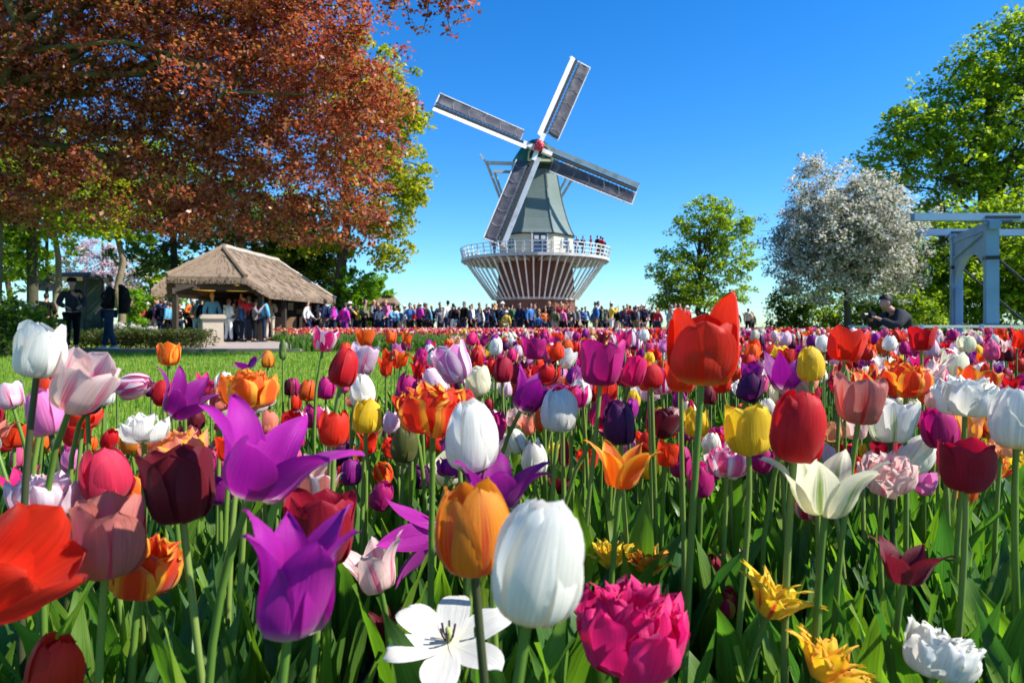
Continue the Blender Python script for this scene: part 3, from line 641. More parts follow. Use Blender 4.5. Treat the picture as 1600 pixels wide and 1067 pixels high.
shelf_cols = [mat('menu_board_%s' % n_, c_, .6, .35, 9) for n_, c_ in (('tan', (.42, .3, .18)), ('red', (.45, .05, .05)), ('cream', (.6, .55, .42)))]
for k in range(7):
    p = corner(.18+.1*k, .685); o = MB(); o.box((p.x, p.y, 1.25+.22*(k % 2)), (.22, .05, .2+.06*(k % 3))); o.build('notice_board', shelf_cols[k % 3], pav)
yl = bpy.data.materials.new('lamp_shade_yellow'); yl.use_nodes = True; P_ = yl.node_tree.nodes['Principled BSDF']; P_.inputs['Base Color'].default_value = (.85, .5, .05, 1); P_.inputs['Emission Color'].default_value = (1, .55, .08, 1); P_.inputs['Emission Strength'].default_value = .35
for i, px in enumerate((318, 371)):
    c = at(px, 452, 26.0); l = empty('hanging_lamp', (c.x, c.y, 0)); tag(l, 'wide yellow lamp shade hanging under the thatch, %s' % ('above the people behind the pillar' if i == 0 else 'nearer the roof\'s lower corner post'), 'lamp')
    o = MB(); z = c.z; o.rings([(.05, z+.16), (.18, z+.12), (.42, z-.05), (.40, z-.06), (.16, z+.09), (.04, z+.1)], 14, caps=False); o.build('shade', yl, l, True)
    o = MB(); o.tube([(0, 0, z+.14), (0, 0, z+1.0)], .012, 5); o.build('cord', dark_m, l)
# market stalls beyond
orange_r = mat('orange_brown_roof', (.42, .17, .06), .8, .25, 5, .3, 30)
def stall(px0, px1, ytop, yeave, d, label, rm, wallc):
    x0, x1 = xat(px0, d), xat(px1, d); zt, ze = zat(ytop, d), zat(yeave, d); s = empty('market_stall', ((x0+x1)/2, d, 0)); tag(s, label, 'stall', None)
    w = (x1-x0)/2; o = MB()
    o.add([(-w, -.9, ze), (w, -.9, ze), (w, .9, ze), (-w, .9, ze), (-w*.75, 0, zt), (w*.75, 0, zt), (-w, -.9, ze-.08), (w, -.9, ze-.08), (w, .9, ze-.08), (-w, .9, ze-.08)], [(0, 1, 5, 4), (2, 3, 4, 5), (1, 2, 5), (3, 0, 4), (9, 8, 7, 6), (0, 6, 7, 1), (1, 7, 8, 2), (2, 8, 9, 3), (3, 9, 6, 0)]); o.build('roof', rm, s)
    for x in (-w*.9, w*.9):
        for y in (-.75, .75): q = MB(); q.bar((x, y, 0), (x, y, ze-.08), .09, .09); q.build('post', timb, s)
    q = MB(); q.box((0, -.6, .5), (w*1.7, .5, 1.0)); q.build('counter', wallc, s)
    q = MB(); q.box((0, .7, ze*.5), (w*1.7, .08, ze-.2)); q.build('back_wall', wallc, s)
    q = MB(); q.box((0, -.84, ze-.22), (w*1.6, .04, .2)); q.build('sign_board', mat('sign_yellow', (.65, .38, .1), .6, .3, 6), s)
stall(567, 622, 462, 474, 36, 'small market stall with a brown roof and yellow sign board behind the crowd', mat('brown_roof', (.2, .13, .09), .8, .2, 5, .3, 30), orange_r)
stall(536, 568, 459, 474, 37.5, 'narrow dark gabled stall squeezed between the thatched roof and the yellow-signed stall', mat('dark_roof', (.06, .045, .04), .8, .2, 5, .3, 30), timb)
stall(96, 150, 425, 431, 36, 'low dark roofed kiosk behind the two walking men', mat('dark_felt_roof', (.05, .05, .05), .8, .2, 5, .3, 30), mat('kiosk_green', (.05, .07, .035), .8, .2, 5))
# ------------------------------------------------------------------ stone pillar
stone_m = mat('pale_sandstone', (.50, .42, .33), .85, .1, 4, .3, 40, dirt=(.40, .34, .27), dirts=2)
d = 21.0; pc = at(323, 540, d); pil = empty('stone_pillar', (pc.x, d+.4, 0), R(28)); tag(pil, 'square pale stone pillar with a cap slab at the corner of the path', 'pillar')
o = MB(); o.box((0, 0, .05), (.74, .74, .1)); o.build('plinth', stone_m, pil)
o = MB(); o.box((0, 0, .46), (.60, .60, .76), taper=.98); o.build('shaft', stone_m, pil)
o = MB(); o.box((0, 0, .885), (.74, .74, .09)); o.box((0, 0, .95), (.66, .66, .04)); o.build('cap_slab', stone_m, pil)
# ------------------------------------------------------------------ loudspeaker post and lamp post behind the walking men
black_m = mat('black_plastic', (.02, .02, .024), .4, .2, 6); galv = mat('galvanised_steel', (.35, .36, .37), .4, .1, 5, metal=.7)
p = at(73, 470, 22); t = empty('loudspeaker_post', (p.x, 22, 0)); tag(t, 'slim dark post carrying a black loudspeaker box among the tree trunks', 'loudspeaker post')
o = MB(); o.tube([(0, 0, 0), (0, 0, zat(350, 22))], .05, 8); o.build('post', black_m, t)
o = MB(); o.box((.02, -.1, zat(441, 22)), (.36, .26, .56)); sp_ = o.build('speaker_box', black_m, t)
o = MB(); o.box((.02, -.24, zat(441, 22)), (.30, .02, .5)); o.build('grille', mat('grille_grey', (.06, .06, .065), .5, .3, 60), sp_)
# ------------------------------------------------------------------ drawbridge
bl_m = mat('pale_blue_grey_paint', (.19, .32, .51), .45, .08, 3, .1, 30, dirt=(.15, .26, .43), dirts=1.5)
near = Vector((xat(1549, 18.5), 18.5, 0)); far_ = Vector((xat(1494.5, 21.5), 21.5, 0)); zt = zat(352, 18.5)
br = empty('drawbridge', near); tag(br, 'pale blue timber drawbridge with arched portal and long balance beams at the picture edge', 'drawbridge')
fv = far_-near; fd = fv.normalized(); px_ = Vector((fd.y, -fd.x, 0)); rotb = Matrix((px_, fd, Vector((0, 0, 1)))).transposed()
for c in (Vector((0, 0, 0)), fv):
    o = MB(); o.box(c+Vector((0, 0, zt/2)), (.30, .26, zt), rotb); pst = o.build('post', bl_m, br)
    q = MB(); q.box(c+Vector((0, 0, .62)), (.34, .30, .08), rotb); q.build('iron_band', black_m, pst)
    q = MB(); q.box(c+Vector((0, 0, 2.45)), (.34, .30, .10), rotb); q.build('iron_band', black_m, pst)
    q = MB(); q.box(c+Vector((0, 0, zt+.04)), (.38, .34, .08), rotb); q.build('post_cap', bl_m, pst)
# arched spandrel between posts
L = fv.length; o = MB(); na = 18; hw = L/2-.13; zs = 1.75; za = zt-.62
V = []
for i in range(na+1):
    a = math.pi*i/na; u = -hw*math.cos(a); z = zs+(za-zs)*math.sin(a)
    for th in (-.09, .09):
        V.append(fd*(L/2+u)+px_*th+Vector((0, 0, z))); V.append(fd*(L/2+u)+px_*th+Vector((0, 0, zt-.12)))
Fc = []
for i in range(na):
    a, b_ = i*4, (i+1)*4
    Fc += [(a, a+1, b_+1, b_), (a+2, b_+2, b_+3, a+3), (a, b_, b_+2, a+2), (a+1, a+3, b_+3, b_+1)]
o.add(V, Fc); 
for sgn in (-1, 1):   # slim inner jambs carrying the arch down
    o.box(fd*(L/2+sgn*(hw-.05))+Vector((0, 0, .9)), (.17, .12, 1.8), rotb)
o.build('arch', bl_m, br)
o = MB(); o.bar(fd*-.3+Vector((0, 0, zt-.02)), fd*(L+.3)+Vector((0, 0, zt-.02)), .24, .22); o.build('lintel', bl_m, br)
o = MB(); o.bar(fd*.2-px_*.12+Vector((0, 0, zt-.18)), fd*(L-.2)-px_*.12+Vector((0, 0, zt-.62)), .05, .04); o.build('tie_rod', bl_m, br)
for c, xl in ((Vector((0, 0, 0)), xat(1426, 18.5)-near.x), (fv, xat(1432, 21.5)-near.x)):
    o = MB(); o.bar((xl, c.y, zt+.22), (4.8, c.y, zt+.20), .2, .2); bb = o.build('balance_beam', bl_m, br)
    q = MB(); q.box((c.x+.25, c.y-.105, zt+.2), (.95, .03, .08)); q.box((c.x+.25, c.y, zt+.08), (.5, .26, .06)); q.build('pivot_plate', black_m, bb)
for c in (Vector((0, 0, 0)), fv):
    o = MB(); o.tube([c+Vector((.16, 0, 2.45)), c+Vector((2.6, 0, .35))], .035, 6); o.build('brace_rod', black_m, br)
o = MB(); o.box((2.2, L/2, .10), (6.0, L+.9, .18)); o.build('deck', mat('bridge_deck', (.2, .17, .14), .85, .2, 5), br)
for yy in (-.35, L+.25):
    for z in (.95, .6):
        o = MB(); o.bar((-2.2, yy, z-.35), (5, yy, z-.35), .06, .07); o.build('hand_rail', mat('pale_rail', (.55, .56, .55), .5, .1, 4), br)
    for k in range(5): o = MB(); o.bar((-2.1+1.6*k, yy, 0), (-2.1+1.6*k, yy, .66), .08, .08); o.build('rail_post', bl_m, br)
# ------------------------------------------------------------------ people
def skin_mesh(name, V, Ed, Rd, root=0, sub=1):
    me = bpy.data.meshes.new('sk'); me.from_pydata([tuple(v) for v in V], Ed, []); me.update()
    o = bpy.data.objects.new('sk', me); col.objects.link(o)
    o.modifiers.new('s', 'SKIN'); 
    if not me.skin_vertices: me.skin_vertices.new()
    for i, sv in enumerate(me.skin_vertices[0].data):
        r_ = Rd[i]; sv.radius = r_ if hasattr(r_, '__len__') else (r_, r_); sv.use_root = (i == root)
    o.modifiers['s'].use_smooth_shade = True; o.modifiers['s'].branch_smoothing = .6
    if sub: m = o.modifiers.new('u', 'SUBSURF'); m.levels = sub; m.render_levels = sub
    dg = bpy.context.evaluated_depsgraph_get(); ev = o.evaluated_get(dg); r = bpy.data.meshes.new_from_object(ev, depsgraph=dg)
    r.name = name; bpy.data.objects.remove(o); bpy.data.meshes.remove(me)
    r.polygons.foreach_set('use_smooth', [True]*len(r.polygons)); r.materials.clear(); return r
skin_m = mat('skin', (.50, .27, .19), .5, .08, 6, spec=.35)
cloth_m = mat('cloth', objcol=True, rough=.85, var=.22, scale=7, bump=.6, bscale=18, spec=.15)
hair_m = mat('hair', objcol=True, rough=.6, var=.4, scale=30, bump=.5, bscale=60, spec=.3, stretch=(1, 1, .3))
shoe_m = mat('shoe', objcol=True, rough=.6, var=.1)
POSES = {
 # height 1.72 figure facing -y; hips, knees, ankles, toes, elbows, wrists
 'stand': dict(kn=[(-.10, -.01, .48), (.10, -.02, .48)], an=[(-.11, .02, .08), (.12, .0, .08)], el=[(-.26, .04, 1.12), (.26, .03, 1.12)], wr=[(-.27, -.06, .88), (.28, -.04, .88)]),
 'walk': dict(kn=[(-.10, -.16, .50), (.10, .02, .47)], an=[(-.10, -.22, .09), (.10, .30, .14)], el=[(-.27, .12, 1.13), (.26, -.06, 1.13)], wr=[(-.25, .04, .90), (.25, -.24, .98)]),
 'photo': dict(kn=[(-.11, -.01, .48), (.11, -.01, .48)], an=[(-.14, .0, .08), (.14, .03, .08)], el=[(-.25, -.14, 1.20), (.25, -.14, 1.20)], wr=[(-.09, -.30, 1.46), (.09, -.30, 1.46)]),
 'bag': dict(kn=[(-.10, -.03, .48), (.10, .0, .48)], an=[(-.11, -.06, .08), (.11, .06, .08)], el=[(-.27, .05, 1.14), (.25, -.02, 1.12)], wr=[(-.12, -.17, 1.12), (.27, -.10, .90)]),
 'wave': dict(kn=[(-.10, -.01, .48), (.10, -.02, .48)], an=[(-.11, .02, .08), (.12, .0, .08)], el=[(-.27, .03, 1.12), (.33, -.10, 1.40)], wr=[(-.26, -.10, .90), (.30, -.22, 1.66)]),
}
V_ = Vector
def figure(pose, fingers=False, sub=1, detail=False, bagscale=1.0):
    p = POSES[pose]; out = {}
    pel = p.get('pel', (0, 0, .93)); che = p.get('che', (0, .0, 1.27)); nek = p.get('nek', (0, .01, 1.46)); hd = p.get('hd', (0, -.02, 1.62)); sh = p.get('sh', [(-.17, .01, 1.40), (.17, .01, 1.40)])
    hip = p.get('hip', [(-.09, 0, .90), (.09, 0, .90)])
    # body: one continuous figure
    V = []; E_ = []; Rr = []
    def a(v, r, par=None):
        V.append(V_(v)); Rr.append(r)
        if par is not None: E_.append((par, len(V)-1))
        return len(V)-1
    i0 = a(pel, (.14, .10)); w = a((V_(pel)+V_(che))/2+V_((0, .0, 0)), (.12, .09), i0); c = a(che, (.15, .105), w)
    n = a(nek, (.05, .05), c)
    up = V_(p.get('up', (0, -.06, 1))).normalized(); fw = p.get('face', V_((0, -1, 0))); fw = V_(fw)
    h1 = a(V_(hd)-up*.055+fw*.012, (.058, .066), n); h2 = a(V_(hd)+up*.02, (.077, .092), h1); h3 = a(V_(hd)+up*.085-fw*.01, (.062, .075), h2)
    hx = h2
    if detail:
        a(V_(hd)-up*.01+fw*.105, (.013, .018), h2)                           # nose
        sd_ = fw.cross(up).normalized()
        a(V_(hd)-up*.005+sd_*.085, (.012, .024), h2); a(V_(hd)-up*.005-sd_*.085, (.012, .024), h2)     # ears
    for s in (0, 1):
        q = a(sh[s], (.055, .052), c); e = a(p['el'][s], .042, q); wv = V_(p['wr'][s]); k = a(wv, (.028, .024), e)
        dr = (wv-V_(p['el'][s])).normalized(); pl = a(wv+dr*.06, (.036, .02), k); pe = a(wv+dr*.10, (.036, .017), pl)
        if fingers:
            sdv = dr.cross(V_((0, 0, 1)) if abs(dr.z) < .9 else V_((1, 0, 0))).normalized(); cu = dr.cross(sdv).normalized()
            for f, (off, ln) in enumerate(((-.03, .065), (-.01, .078), (.01, .072), (.03, .055))):
                b0 = a(wv+dr*.105+sdv*off, .010, pe); b1 = a(wv+dr*(.105+ln*.5)+sdv*off*1.1+cu*.012, .009, b0); a(wv+dr*(.105+ln*.85)+sdv*off*1.1+cu*.038, .0075, b1)
            b0 = a(wv+dr*.045+sdv*-.045, .012, pl); a(wv+dr*.09+sdv*-.065+cu*.015, .009, b0)
        else: a(wv+dr*.165+V_((0, -.01, 0)), (.024, .012), pe)
    for s in (0, 1):
        q = a(hip[s], (.095, .095), i0); k = a(p['kn'][s], .058, q); m_ = a(V_(p['kn'][s])*.55+V_(p['an'][s])*.45+V_((0, .012, 0)), .052, k); an = a(p['an'][s], .036, m_)
        a(V_(p['an'][s])+V_((0, .03, -.04)), .036, an); a(V_(p['an'][s])+V_((0, -.13, -.05)), (.036, .025), an)
    out['body'] = (skin_mesh('body', V, E_, Rr, 0, sub), skin_m, None)
    # jacket
    V.clear(); E_.clear(); Rr.clear()
    i0 = a(V_(pel)+V_((0, 0, -.05)), (.18, .135)); w = a((V_(pel)+V_(che))/2, (.165, .125), i0); c = a(V_(che)+V_((0, 0, .02)), (.19, .14), w); n = a(V_(nek)*.62+V_(che)*.38, (.13, .10), c); a(V_(nek)+V_((0, .005, .015)), (.078, .075), n)
    for s in (0, 1):
        q = a(sh[s], (.105, .105), c); m_ = a((V_(sh[s])+V_(p['el'][s]))/2, .085, q); e = a(p['el'][s], .075, m_); k = a(V_(p['wr'][s])*.93+V_(p['el'][s])*.07, .056, e)
    out['jacket'] = (skin_mesh('jacket', V, E_, Rr, 0, sub), cloth_m, 'jacket')
    V.clear(); E_.clear(); Rr.clear()
    i0 = a(V_(pel)+V_((0, 0, .02)), (.165, .12))
    for s in (0, 1):
        q = a(V_(hip[s])+V_((0, 0, -.03)), (.11, .115), i0); m_ = a((V_(hip[s])+V_(p['kn'][s]))/2, .092, q); k = a(p['kn'][s], .074, m_); an = a(V_(p['an'][s])+V_((0, 0, .03)), .062, k)
    out['trousers'] = (skin_mesh('trousers', V, E_, Rr, 0, sub), cloth_m, 'trousers')
    # shoes
    mb = MB()
    for s in (0, 1):
        x, y, z = p['an'][s]; z0 = z-.08
        mb.tube([(x, y+.075, z0+.045), (x, y+.03, z0+.055), (x, y-.06, z0+.045), (x, y-.15, z0+.032), (x, y-.185, z0+.028)], [.03, .05, .046, .04, .018], 8)
    out['shoes'] = (mb.mesh('shoes', smooth=True), shoe_m, 'shoes')
    # hair: cap of the skull with a fringe, longer at the back
    def hairmesh(long):
        mb = MB(); c0 = V_(hd)+up*.025-fw*.012; sd_ = fw.cross(up).normalized(); nu, nv = 12, 7; vs = []
        for j in range(nv):
            for i in range(nu):
                ph = 2*math.pi*i/nu; front = math.cos(ph)                          # 1 at the face
                lowest = (.50 if front > .5 else 1.12+.3*(1-front)*.5)*(1 if not long else (1 if front > .3 else 1.25))
                th = (j+.15)/(nv-.85)*math.pi*.5*lowest*1.15
                rr = .090+.006*math.sin(3*ph+j)
                vs.append(c0+fw*(math.sin(th)*math.cos(ph)*rr*1.04)+sd_*(math.sin(th)*math.sin(ph)*rr*.92)+up*(math.cos(th)*rr*1.12 if not (long and j > 4 and front < .3) else math.cos(th)*rr-.04*(j-4)))
        mb.add(vs, [(j*nu+i, j*nu+(i+1) % nu, (j+1)*nu+(i+1) % nu, (j+1)*nu+i) for j in range(nv-1) for i in range(nu)]+[tuple(range(nu))])
        return mb.mesh('hair', smooth=True)
    out['hair'] = (hairmesh(False), hair_m, 'hair'); out['longhair'] = (hairmesh(True), hair_m, 'hair')
    # hat
    mb = MB(); c0 = V_(hd); mb.rings([(.165, c0.z+.045), (.15, c0.z+.055), (.105, c0.z+.06), (.10, c0.z+.12), (.06, c0.z+.15), (.01, c0.z+.155)], 12, c=(c0.x, c0.y-.01)); out['hat'] = (mb.mesh('hat', smooth=True), cloth_m, 'hat')
    # backpack
    mb = MB(); bk = V_(che)*.72+V_(pel)*.28; BS = bagscale; rs = []
    for (z, w_, d_) in ((-.22, .12, .07), (-.2, .155, .1), (0, .165, .115), (.17, .14, .09), (.24, .08, .04)):
        rs.append((z, w_, d_))
    vs = []
    for z, w_, d_ in rs:
        for k in range(10):
            t = 2*math.pi*k/10; vs.append((bk.x+w_*BS*math.cos(t), bk.y+.13+.06*BS+d_*BS*(1+math.sin(t))*.8-.04, bk.z+z*BS))
    mb.add(vs, [(j*10+k, j*10+(k+1) % 10, (j+1)*10+(k+1) % 10, (j+1)*10+k) for j in range(4) for k in range(10)]+[tuple(range(10))[::-1], tuple(range(40, 50))])
    for s in (-1, 1): mb.tube([(bk.x+s*.1, bk.y+.12, bk.z+.2), (bk.x+s*.115, che[1]+.02, sh[0][2]+.085), (bk.x+s*.12, che[1]-.155, che[2]-.02), (bk.x+s*.14, bk.y+.02, bk.z-.15)], .016, 5)
    out['backpack'] = (mb.mesh('backpack', smooth=True), cloth_m, 'bag')
    return out
protos = {k: figure(k) for k in POSES}
for P in protos.values():
    for me, m_, _ in P.values(): me.materials.append(m_)
COL = {'navy': (.02, .03, .09), 'black': (.008, .008, .009), 'grey': (.2, .2, .22), 'white': (.72, .72, .70), 'red': (.55, .02, .03), 'pink': (.75, .18, .38), 'tan': (.45, .32, .2), 'blue': (.05, .16, .42),
       'sky blue': (.12, .38, .62), 'khaki': (.18, .17, .09), 'orange': (.75, .18, .03), 'yellow': (.75, .5, .08), 'maroon': (.2, .02, .04), 'green': (.04, .16, .07), 'purple': (.3, .04, .35), 'beige': (.55, .46, .34), 'denim': (.022, .034, .068), 'magenta': (.6, .04, .4), 'dark grey': (.035, .035, .042), 'brown': (.12, .06, .03), 'blond': (.45, .28, .1)}
used_labels = set()
def person(proto, x, y, z, face, jc, tc, hc='black', extra=(), hairk='hair', height=1.72, shoes='dark grey', label=None, group=None, skinc=None):
    P = protos[proto] if isinstance(proto, str) else proto
    t = empty('person', (x, y, z), face); t.scale = (height/1.74,)*3; tag(t, label, 'person', group)
    for k in ['body', 'jacket', 'trousers', 'shoes', hairk]+list(extra):
        me, m_, slot = P[k]; nm = 'hair' if k == 'longhair' else k; c = {'jacket': jc, 'trousers': tc, 'hair': hc, 'shoes': shoes, 'bag': 'black', 'hat': 'white', None: 'grey'}[slot]
        if k == 'hat' and 'hatc' in P: c = P['hatc']
        o = link(nm, me, t, color=COL[c]); o.location = (0, 0, 0)
    return t
prs = random.Random(77)
def crowd_label(px, jc, tc, hairk, extra, pose):
    zone = ('by the low hedge' if px < 330 else 'at the thatched pavilion' if px < 420 else 'beside the thatched roof end' if px < 530 else 'before the market stalls' if px < 615 else 'between stalls and windmill' if px < 770 else 'before the windmill base' if px < 900 else 'between windmill and maple' if px < 1010 else 'under the maple tree')
    who = 'in %s and %s' % (jc, tc)
    bits = []
    if 'backpack' in extra: bits.append('with backpack')
    if 'hat' in extra: bits.append('with pale hat')
    elif hairk == 'longhair': bits.append('with long hair')
    if pose == 'photo': bits.append('taking a photo')
    if pose == 'wave': bits.append('raising an arm')
    zone = zone if len(bits) < 2 or len(who) < 22 else zone.replace('the ', '')
    return ('person %s %s %s' % (who, ' '.join(bits[:2] if len(who+' '.join(bits)+zone) < 72 else bits[:1]), zone)).replace('  ', ' ')
tops = ['navy']*8+['black']*9+['dark grey']*4+['grey']*4+['white']*8+['sky blue']*2+['red']*3+['pink']*2+['tan']*2+['blue']*4+['sky blue']*2+['khaki']*2+['orange', 'maroon', 'green', 'purple', 'beige', 'beige', 'dark grey', 'dark grey', 'yellow', 'magenta']
bots = ['denim']*6+['black']*5+['navy']*3+['khaki', 'beige', 'grey', 'white']
gtop = 'visitors standing in the crowd behind the tulips'
spots = []
def addcrowd(px0, px1, n, d0, d1):
    for i in range(n):
        px = px0+(px1-px0)*(i+.5+prs.uniform(-.35, .35))/n; px = px+(5*math.sin(px*.11)+4*math.sin(px*.37)); spots.append((px, prs.uniform(d0, d1)))
addcrowd(192, 335, 26, 28.5, 32); addcrowd(690, 990, 20, 34.5, 41); addcrowd(330, 420, 15, 25.5, 29.5); addcrowd(422, 535, 24, 30, 33.5); addcrowd(535, 620, 15, 32.5, 34.5); addcrowd(615, 780, 32, 33.6, 37); addcrowd(775, 905, 24, 33.6, 38)
addcrowd(905, 1010, 16, 36, 42); addcrowd(1000, 1190, 22, 42, 50); addcrowd(640, 1000, 22, 38, 44); addcrowd(430, 640, 12, 33, 36); addcrowd(940, 1080, 22, 36, 44)
fixed = {}
for (px, d) in spots:
    for tries in range(8):
        jc = prs.choice(tops); tc = prs.choice(bots); pose = prs.choices(['stand', 'walk', 'photo', 'bag', 'wave'], [5, 3, 2, 3, .5])[0]
        hk = prs.choice(['hair', 'longhair', 'hair']); ex = []
        if prs.random() < .28: ex.append('backpack')
        if prs.random() < .07: ex.append('hat')
        lb = crowd_label(px, jc, tc, hk, ex, pose)
        if lb not in used_labels: break
    if len(lb.split()) > 16: lb = lb.replace('taking a photo', 'photographing').replace('the ', '')
    used_labels.add(lb)
    t = person(pose, xat(px, d), d, .016, prs.uniform(-3.14, 3.14), jc, tc, prs.choice(['black', 'brown', 'brown', 'dark grey', 'blond']), ex, hk, (prs.uniform(1.05, 1.35) if prs.random() < .07 else prs.uniform(1.5, 1.9)), label=lb, group=gtop)
# a few that stand out
person('bag', xat(357, 25.6), 25.6, .016, R(150), 'white', 'white', 'brown', (), 'longhair', 1.62, label='person all in white next to the stone pillar', group=None)
person('stand', xat(409, 25.8), 25.8, .016, R(170), 'sky blue', 'denim', 'blond', (), 'hair', 1.76, label='person in a bright sky blue jacket at the edge of the pavilion', group=None)
person('wave', xat(389, 25.6), 25.6, .016, R(200), 'red', 'denim', 'brown', (), 'longhair', 1.74, label='person in red top lifting an arm under the thatched eave', group=None)
person('walk', xat(480, 29.5), 29.5, .016, R(95), 'white', 'navy', 'brown', (), 'hair', 1.70, label='person in a loose white jacket walking past the thatched roof end', group=None)
person('stand', xat(538, 30.5), 30.5, .016, R(160), 'magenta', 'purple', 'black', (), 'longhair', 1.6, label='person dressed in magenta standing before the dark stall', group=None)
person('bag', xat(852, 33.8), 33.8, .016, R(20), 'orange', 'denim', 'brown', (), 'hair', 1.5, label='short person in an orange top before the windmill base', group=None)
person('stand', xat(791, 33.7), 33.7, .016, R(170), 'yellow', 'beige', 'blond', ('hat',), 'hair', 1.35, label='child in yellow with a pale hat before the windmill base', group=None)
person('stand', xat(876, 35), 35, .016, R(0), 'red', 'denim', 'black', (), 'hair', 1.9, label='tall person in red top before the lit side of the windmill base', group=None)
# people on the windmill gallery
for i, (px, jc, hk) in enumerate([(899, 'navy', 'hair'), (909, 'dark grey', 'hair'), (921, 'maroon', 'longhair'), (932, 'black', 'hair'), (939, 'red', 'longhair'), (945, 'black', 'hair'), (773, 'black', 'hair')]):
    d = MD-2.2 if px > 800 else MD-2.6; x = xat(px, d); 
    y = math.sqrt(max(5.7**2-(x-MX)**2, 0)) if True else 0
    person('stand' if i % 2 else 'bag', x, MD-min(y, 3.2), 6.22, R(40*i), jc, 'denim', 'black', (), hk, 1.6+.04*i, label='person in %s top standing on the windmill gallery%s' % (jc, {0: ' nearest the tower', 3: ' in the group at the railing', 5: ' at the outer end of the railing', 6: ' on the side with the low sail'}.get(i, '')))
# two men walking on the path
HP = {}
POSES['man1'] = dict(kn=[(-.10, -.10, .50), (.10, .02, .48)], an=[(-.10, -.10, .09), (.10, .20, .10)], el=[(-.27, .02, 1.14), (.26, -.02, 1.14)], wr=[(-.14, -.20, 1.06), (.16, -.20, 1.08)])
POSES['man2'] = dict(kn=[(-.10, -.04, .49), (.11, .02, .48)], an=[(-.10, -.10, .09), (.12, .12, .09)], el=[(-.28, .05, 1.15), (.27, .0, 1.15)], wr=[(-.2, -.16, .98), (.24, -.16, .98)])
for k in ('man1', 'man2'):
    HP[k] = figure(k, fingers=True, sub=2, detail=True, bagscale=1.45)
    for me, m_, _ in HP[k].values(): me.materials.append(m_)
person(HP['man1'], xat(112, 16.2), 16.2, .012, R(38), 'dark grey', 'black', 'dark grey', ('hat',), 'hair', 1.72, 'black', 'man in a charcoal jacket and flat cap walking on the path, hands at his chest')
bpy.data.objects[[o.name for o in bpy.data.objects if o.name.startswith('hat')][-1]].color = (*COL['black'], 1)
m2 = person(HP['man2'], xat(150, 15.5), 16.0, .012, R(-62), 'black', 'denim', 'brown', ('backpack',), 'hair', 1.80, 'white', 'man in black jacket with a bulging black backpack, jeans and white shoes')
person(HP['man1'], xat(72, 20.5), 20.5, .0, R(190), 'black', 'black', 'black', (), 'hair', 1.6, 'black', 'person in black standing beyond the path beside the dark tree trunk')
# crouching photographer behind the tulips
POSES['crouch'] = dict(pel=(0, .22, .42), che=(0, -.02, .70), nek=(0, -.14, .86), hd=(0, -.25, .97), sh=[(-.17, -.09, .82), (.17, -.09, .82)], hip=[(-.09, .2, .40), (.09, .2, .40)],
     kn=[(-.13, -.22, .50), (.14, -.18, .22)], an=[(-.13, -.12, .09), (.13, .22, .10)], el=[(-.25, -.27, .62), (.24, -.27, .62)], wr=[(-.08, -.42, .74), (.08, -.42, .74)], face=V_((0, -.93, -.36)), up=(0, -.36, .93))
HP['crouch'] = figure('crouch', fingers=True, sub=2, detail=True)
for me, m_, _ in HP['crouch'].values(): me.materials.append(m_)
d = 9.2; ph = person(HP['crouch'], xat(1408, d), d, .01, R(-80), 'dark grey', 'denim', 'black', (), 'hair', 1.62, 'black', 'dark haired person in a charcoal jacket crouching over the tulips with a camera')
cm = empty('camera_in_hands', (0, 0, 0)); tag(cm, 'small black camera held by the crouching photographer', 'camera')
cm.location = ph.matrix_basis @ V_((0, -.50, .79)); cm.rotation_euler = (0, 0, R(-80))
b = MB(); b.box((0, 0, 0), (.13, .06, .085)); b.build('camera_body', black_m, cm); b = MB(); b.box((0, 0, .05), (.05, .05, .02)); b.build('viewfinder', black_m, cm)
b = MB(); b.tube([(0, -.03, 0), (0, -.10, 0)], [.033, .036], 12); b.build('lens', black_m, cm)
# ------------------------------------------------------------------ tulips
def cubic(keys, t):
    """smooth interpolation through (u, a, b, c) keys"""
    ks = np.array(keys, float); u = ks[:, 0]; out = []
    for c in range(1, ks.shape[1]):
        y = ks[:, c]; m = np.gradient(y, u); i = np.clip(np.searchsorted(u, t)-1, 0, len(u)-2)
        h = u[i+1]-u[i]; s = (t-u[i])/h; a = 2*s**3-3*s**2+1; b = s**3-2*s**2+s; c_ = -2*s**3+3*s**2; d = s**3-s**2
        out.append(a*y[i]+b*h*m[i]+c_*y[i+1]+d*h*m[i+1])
    return out
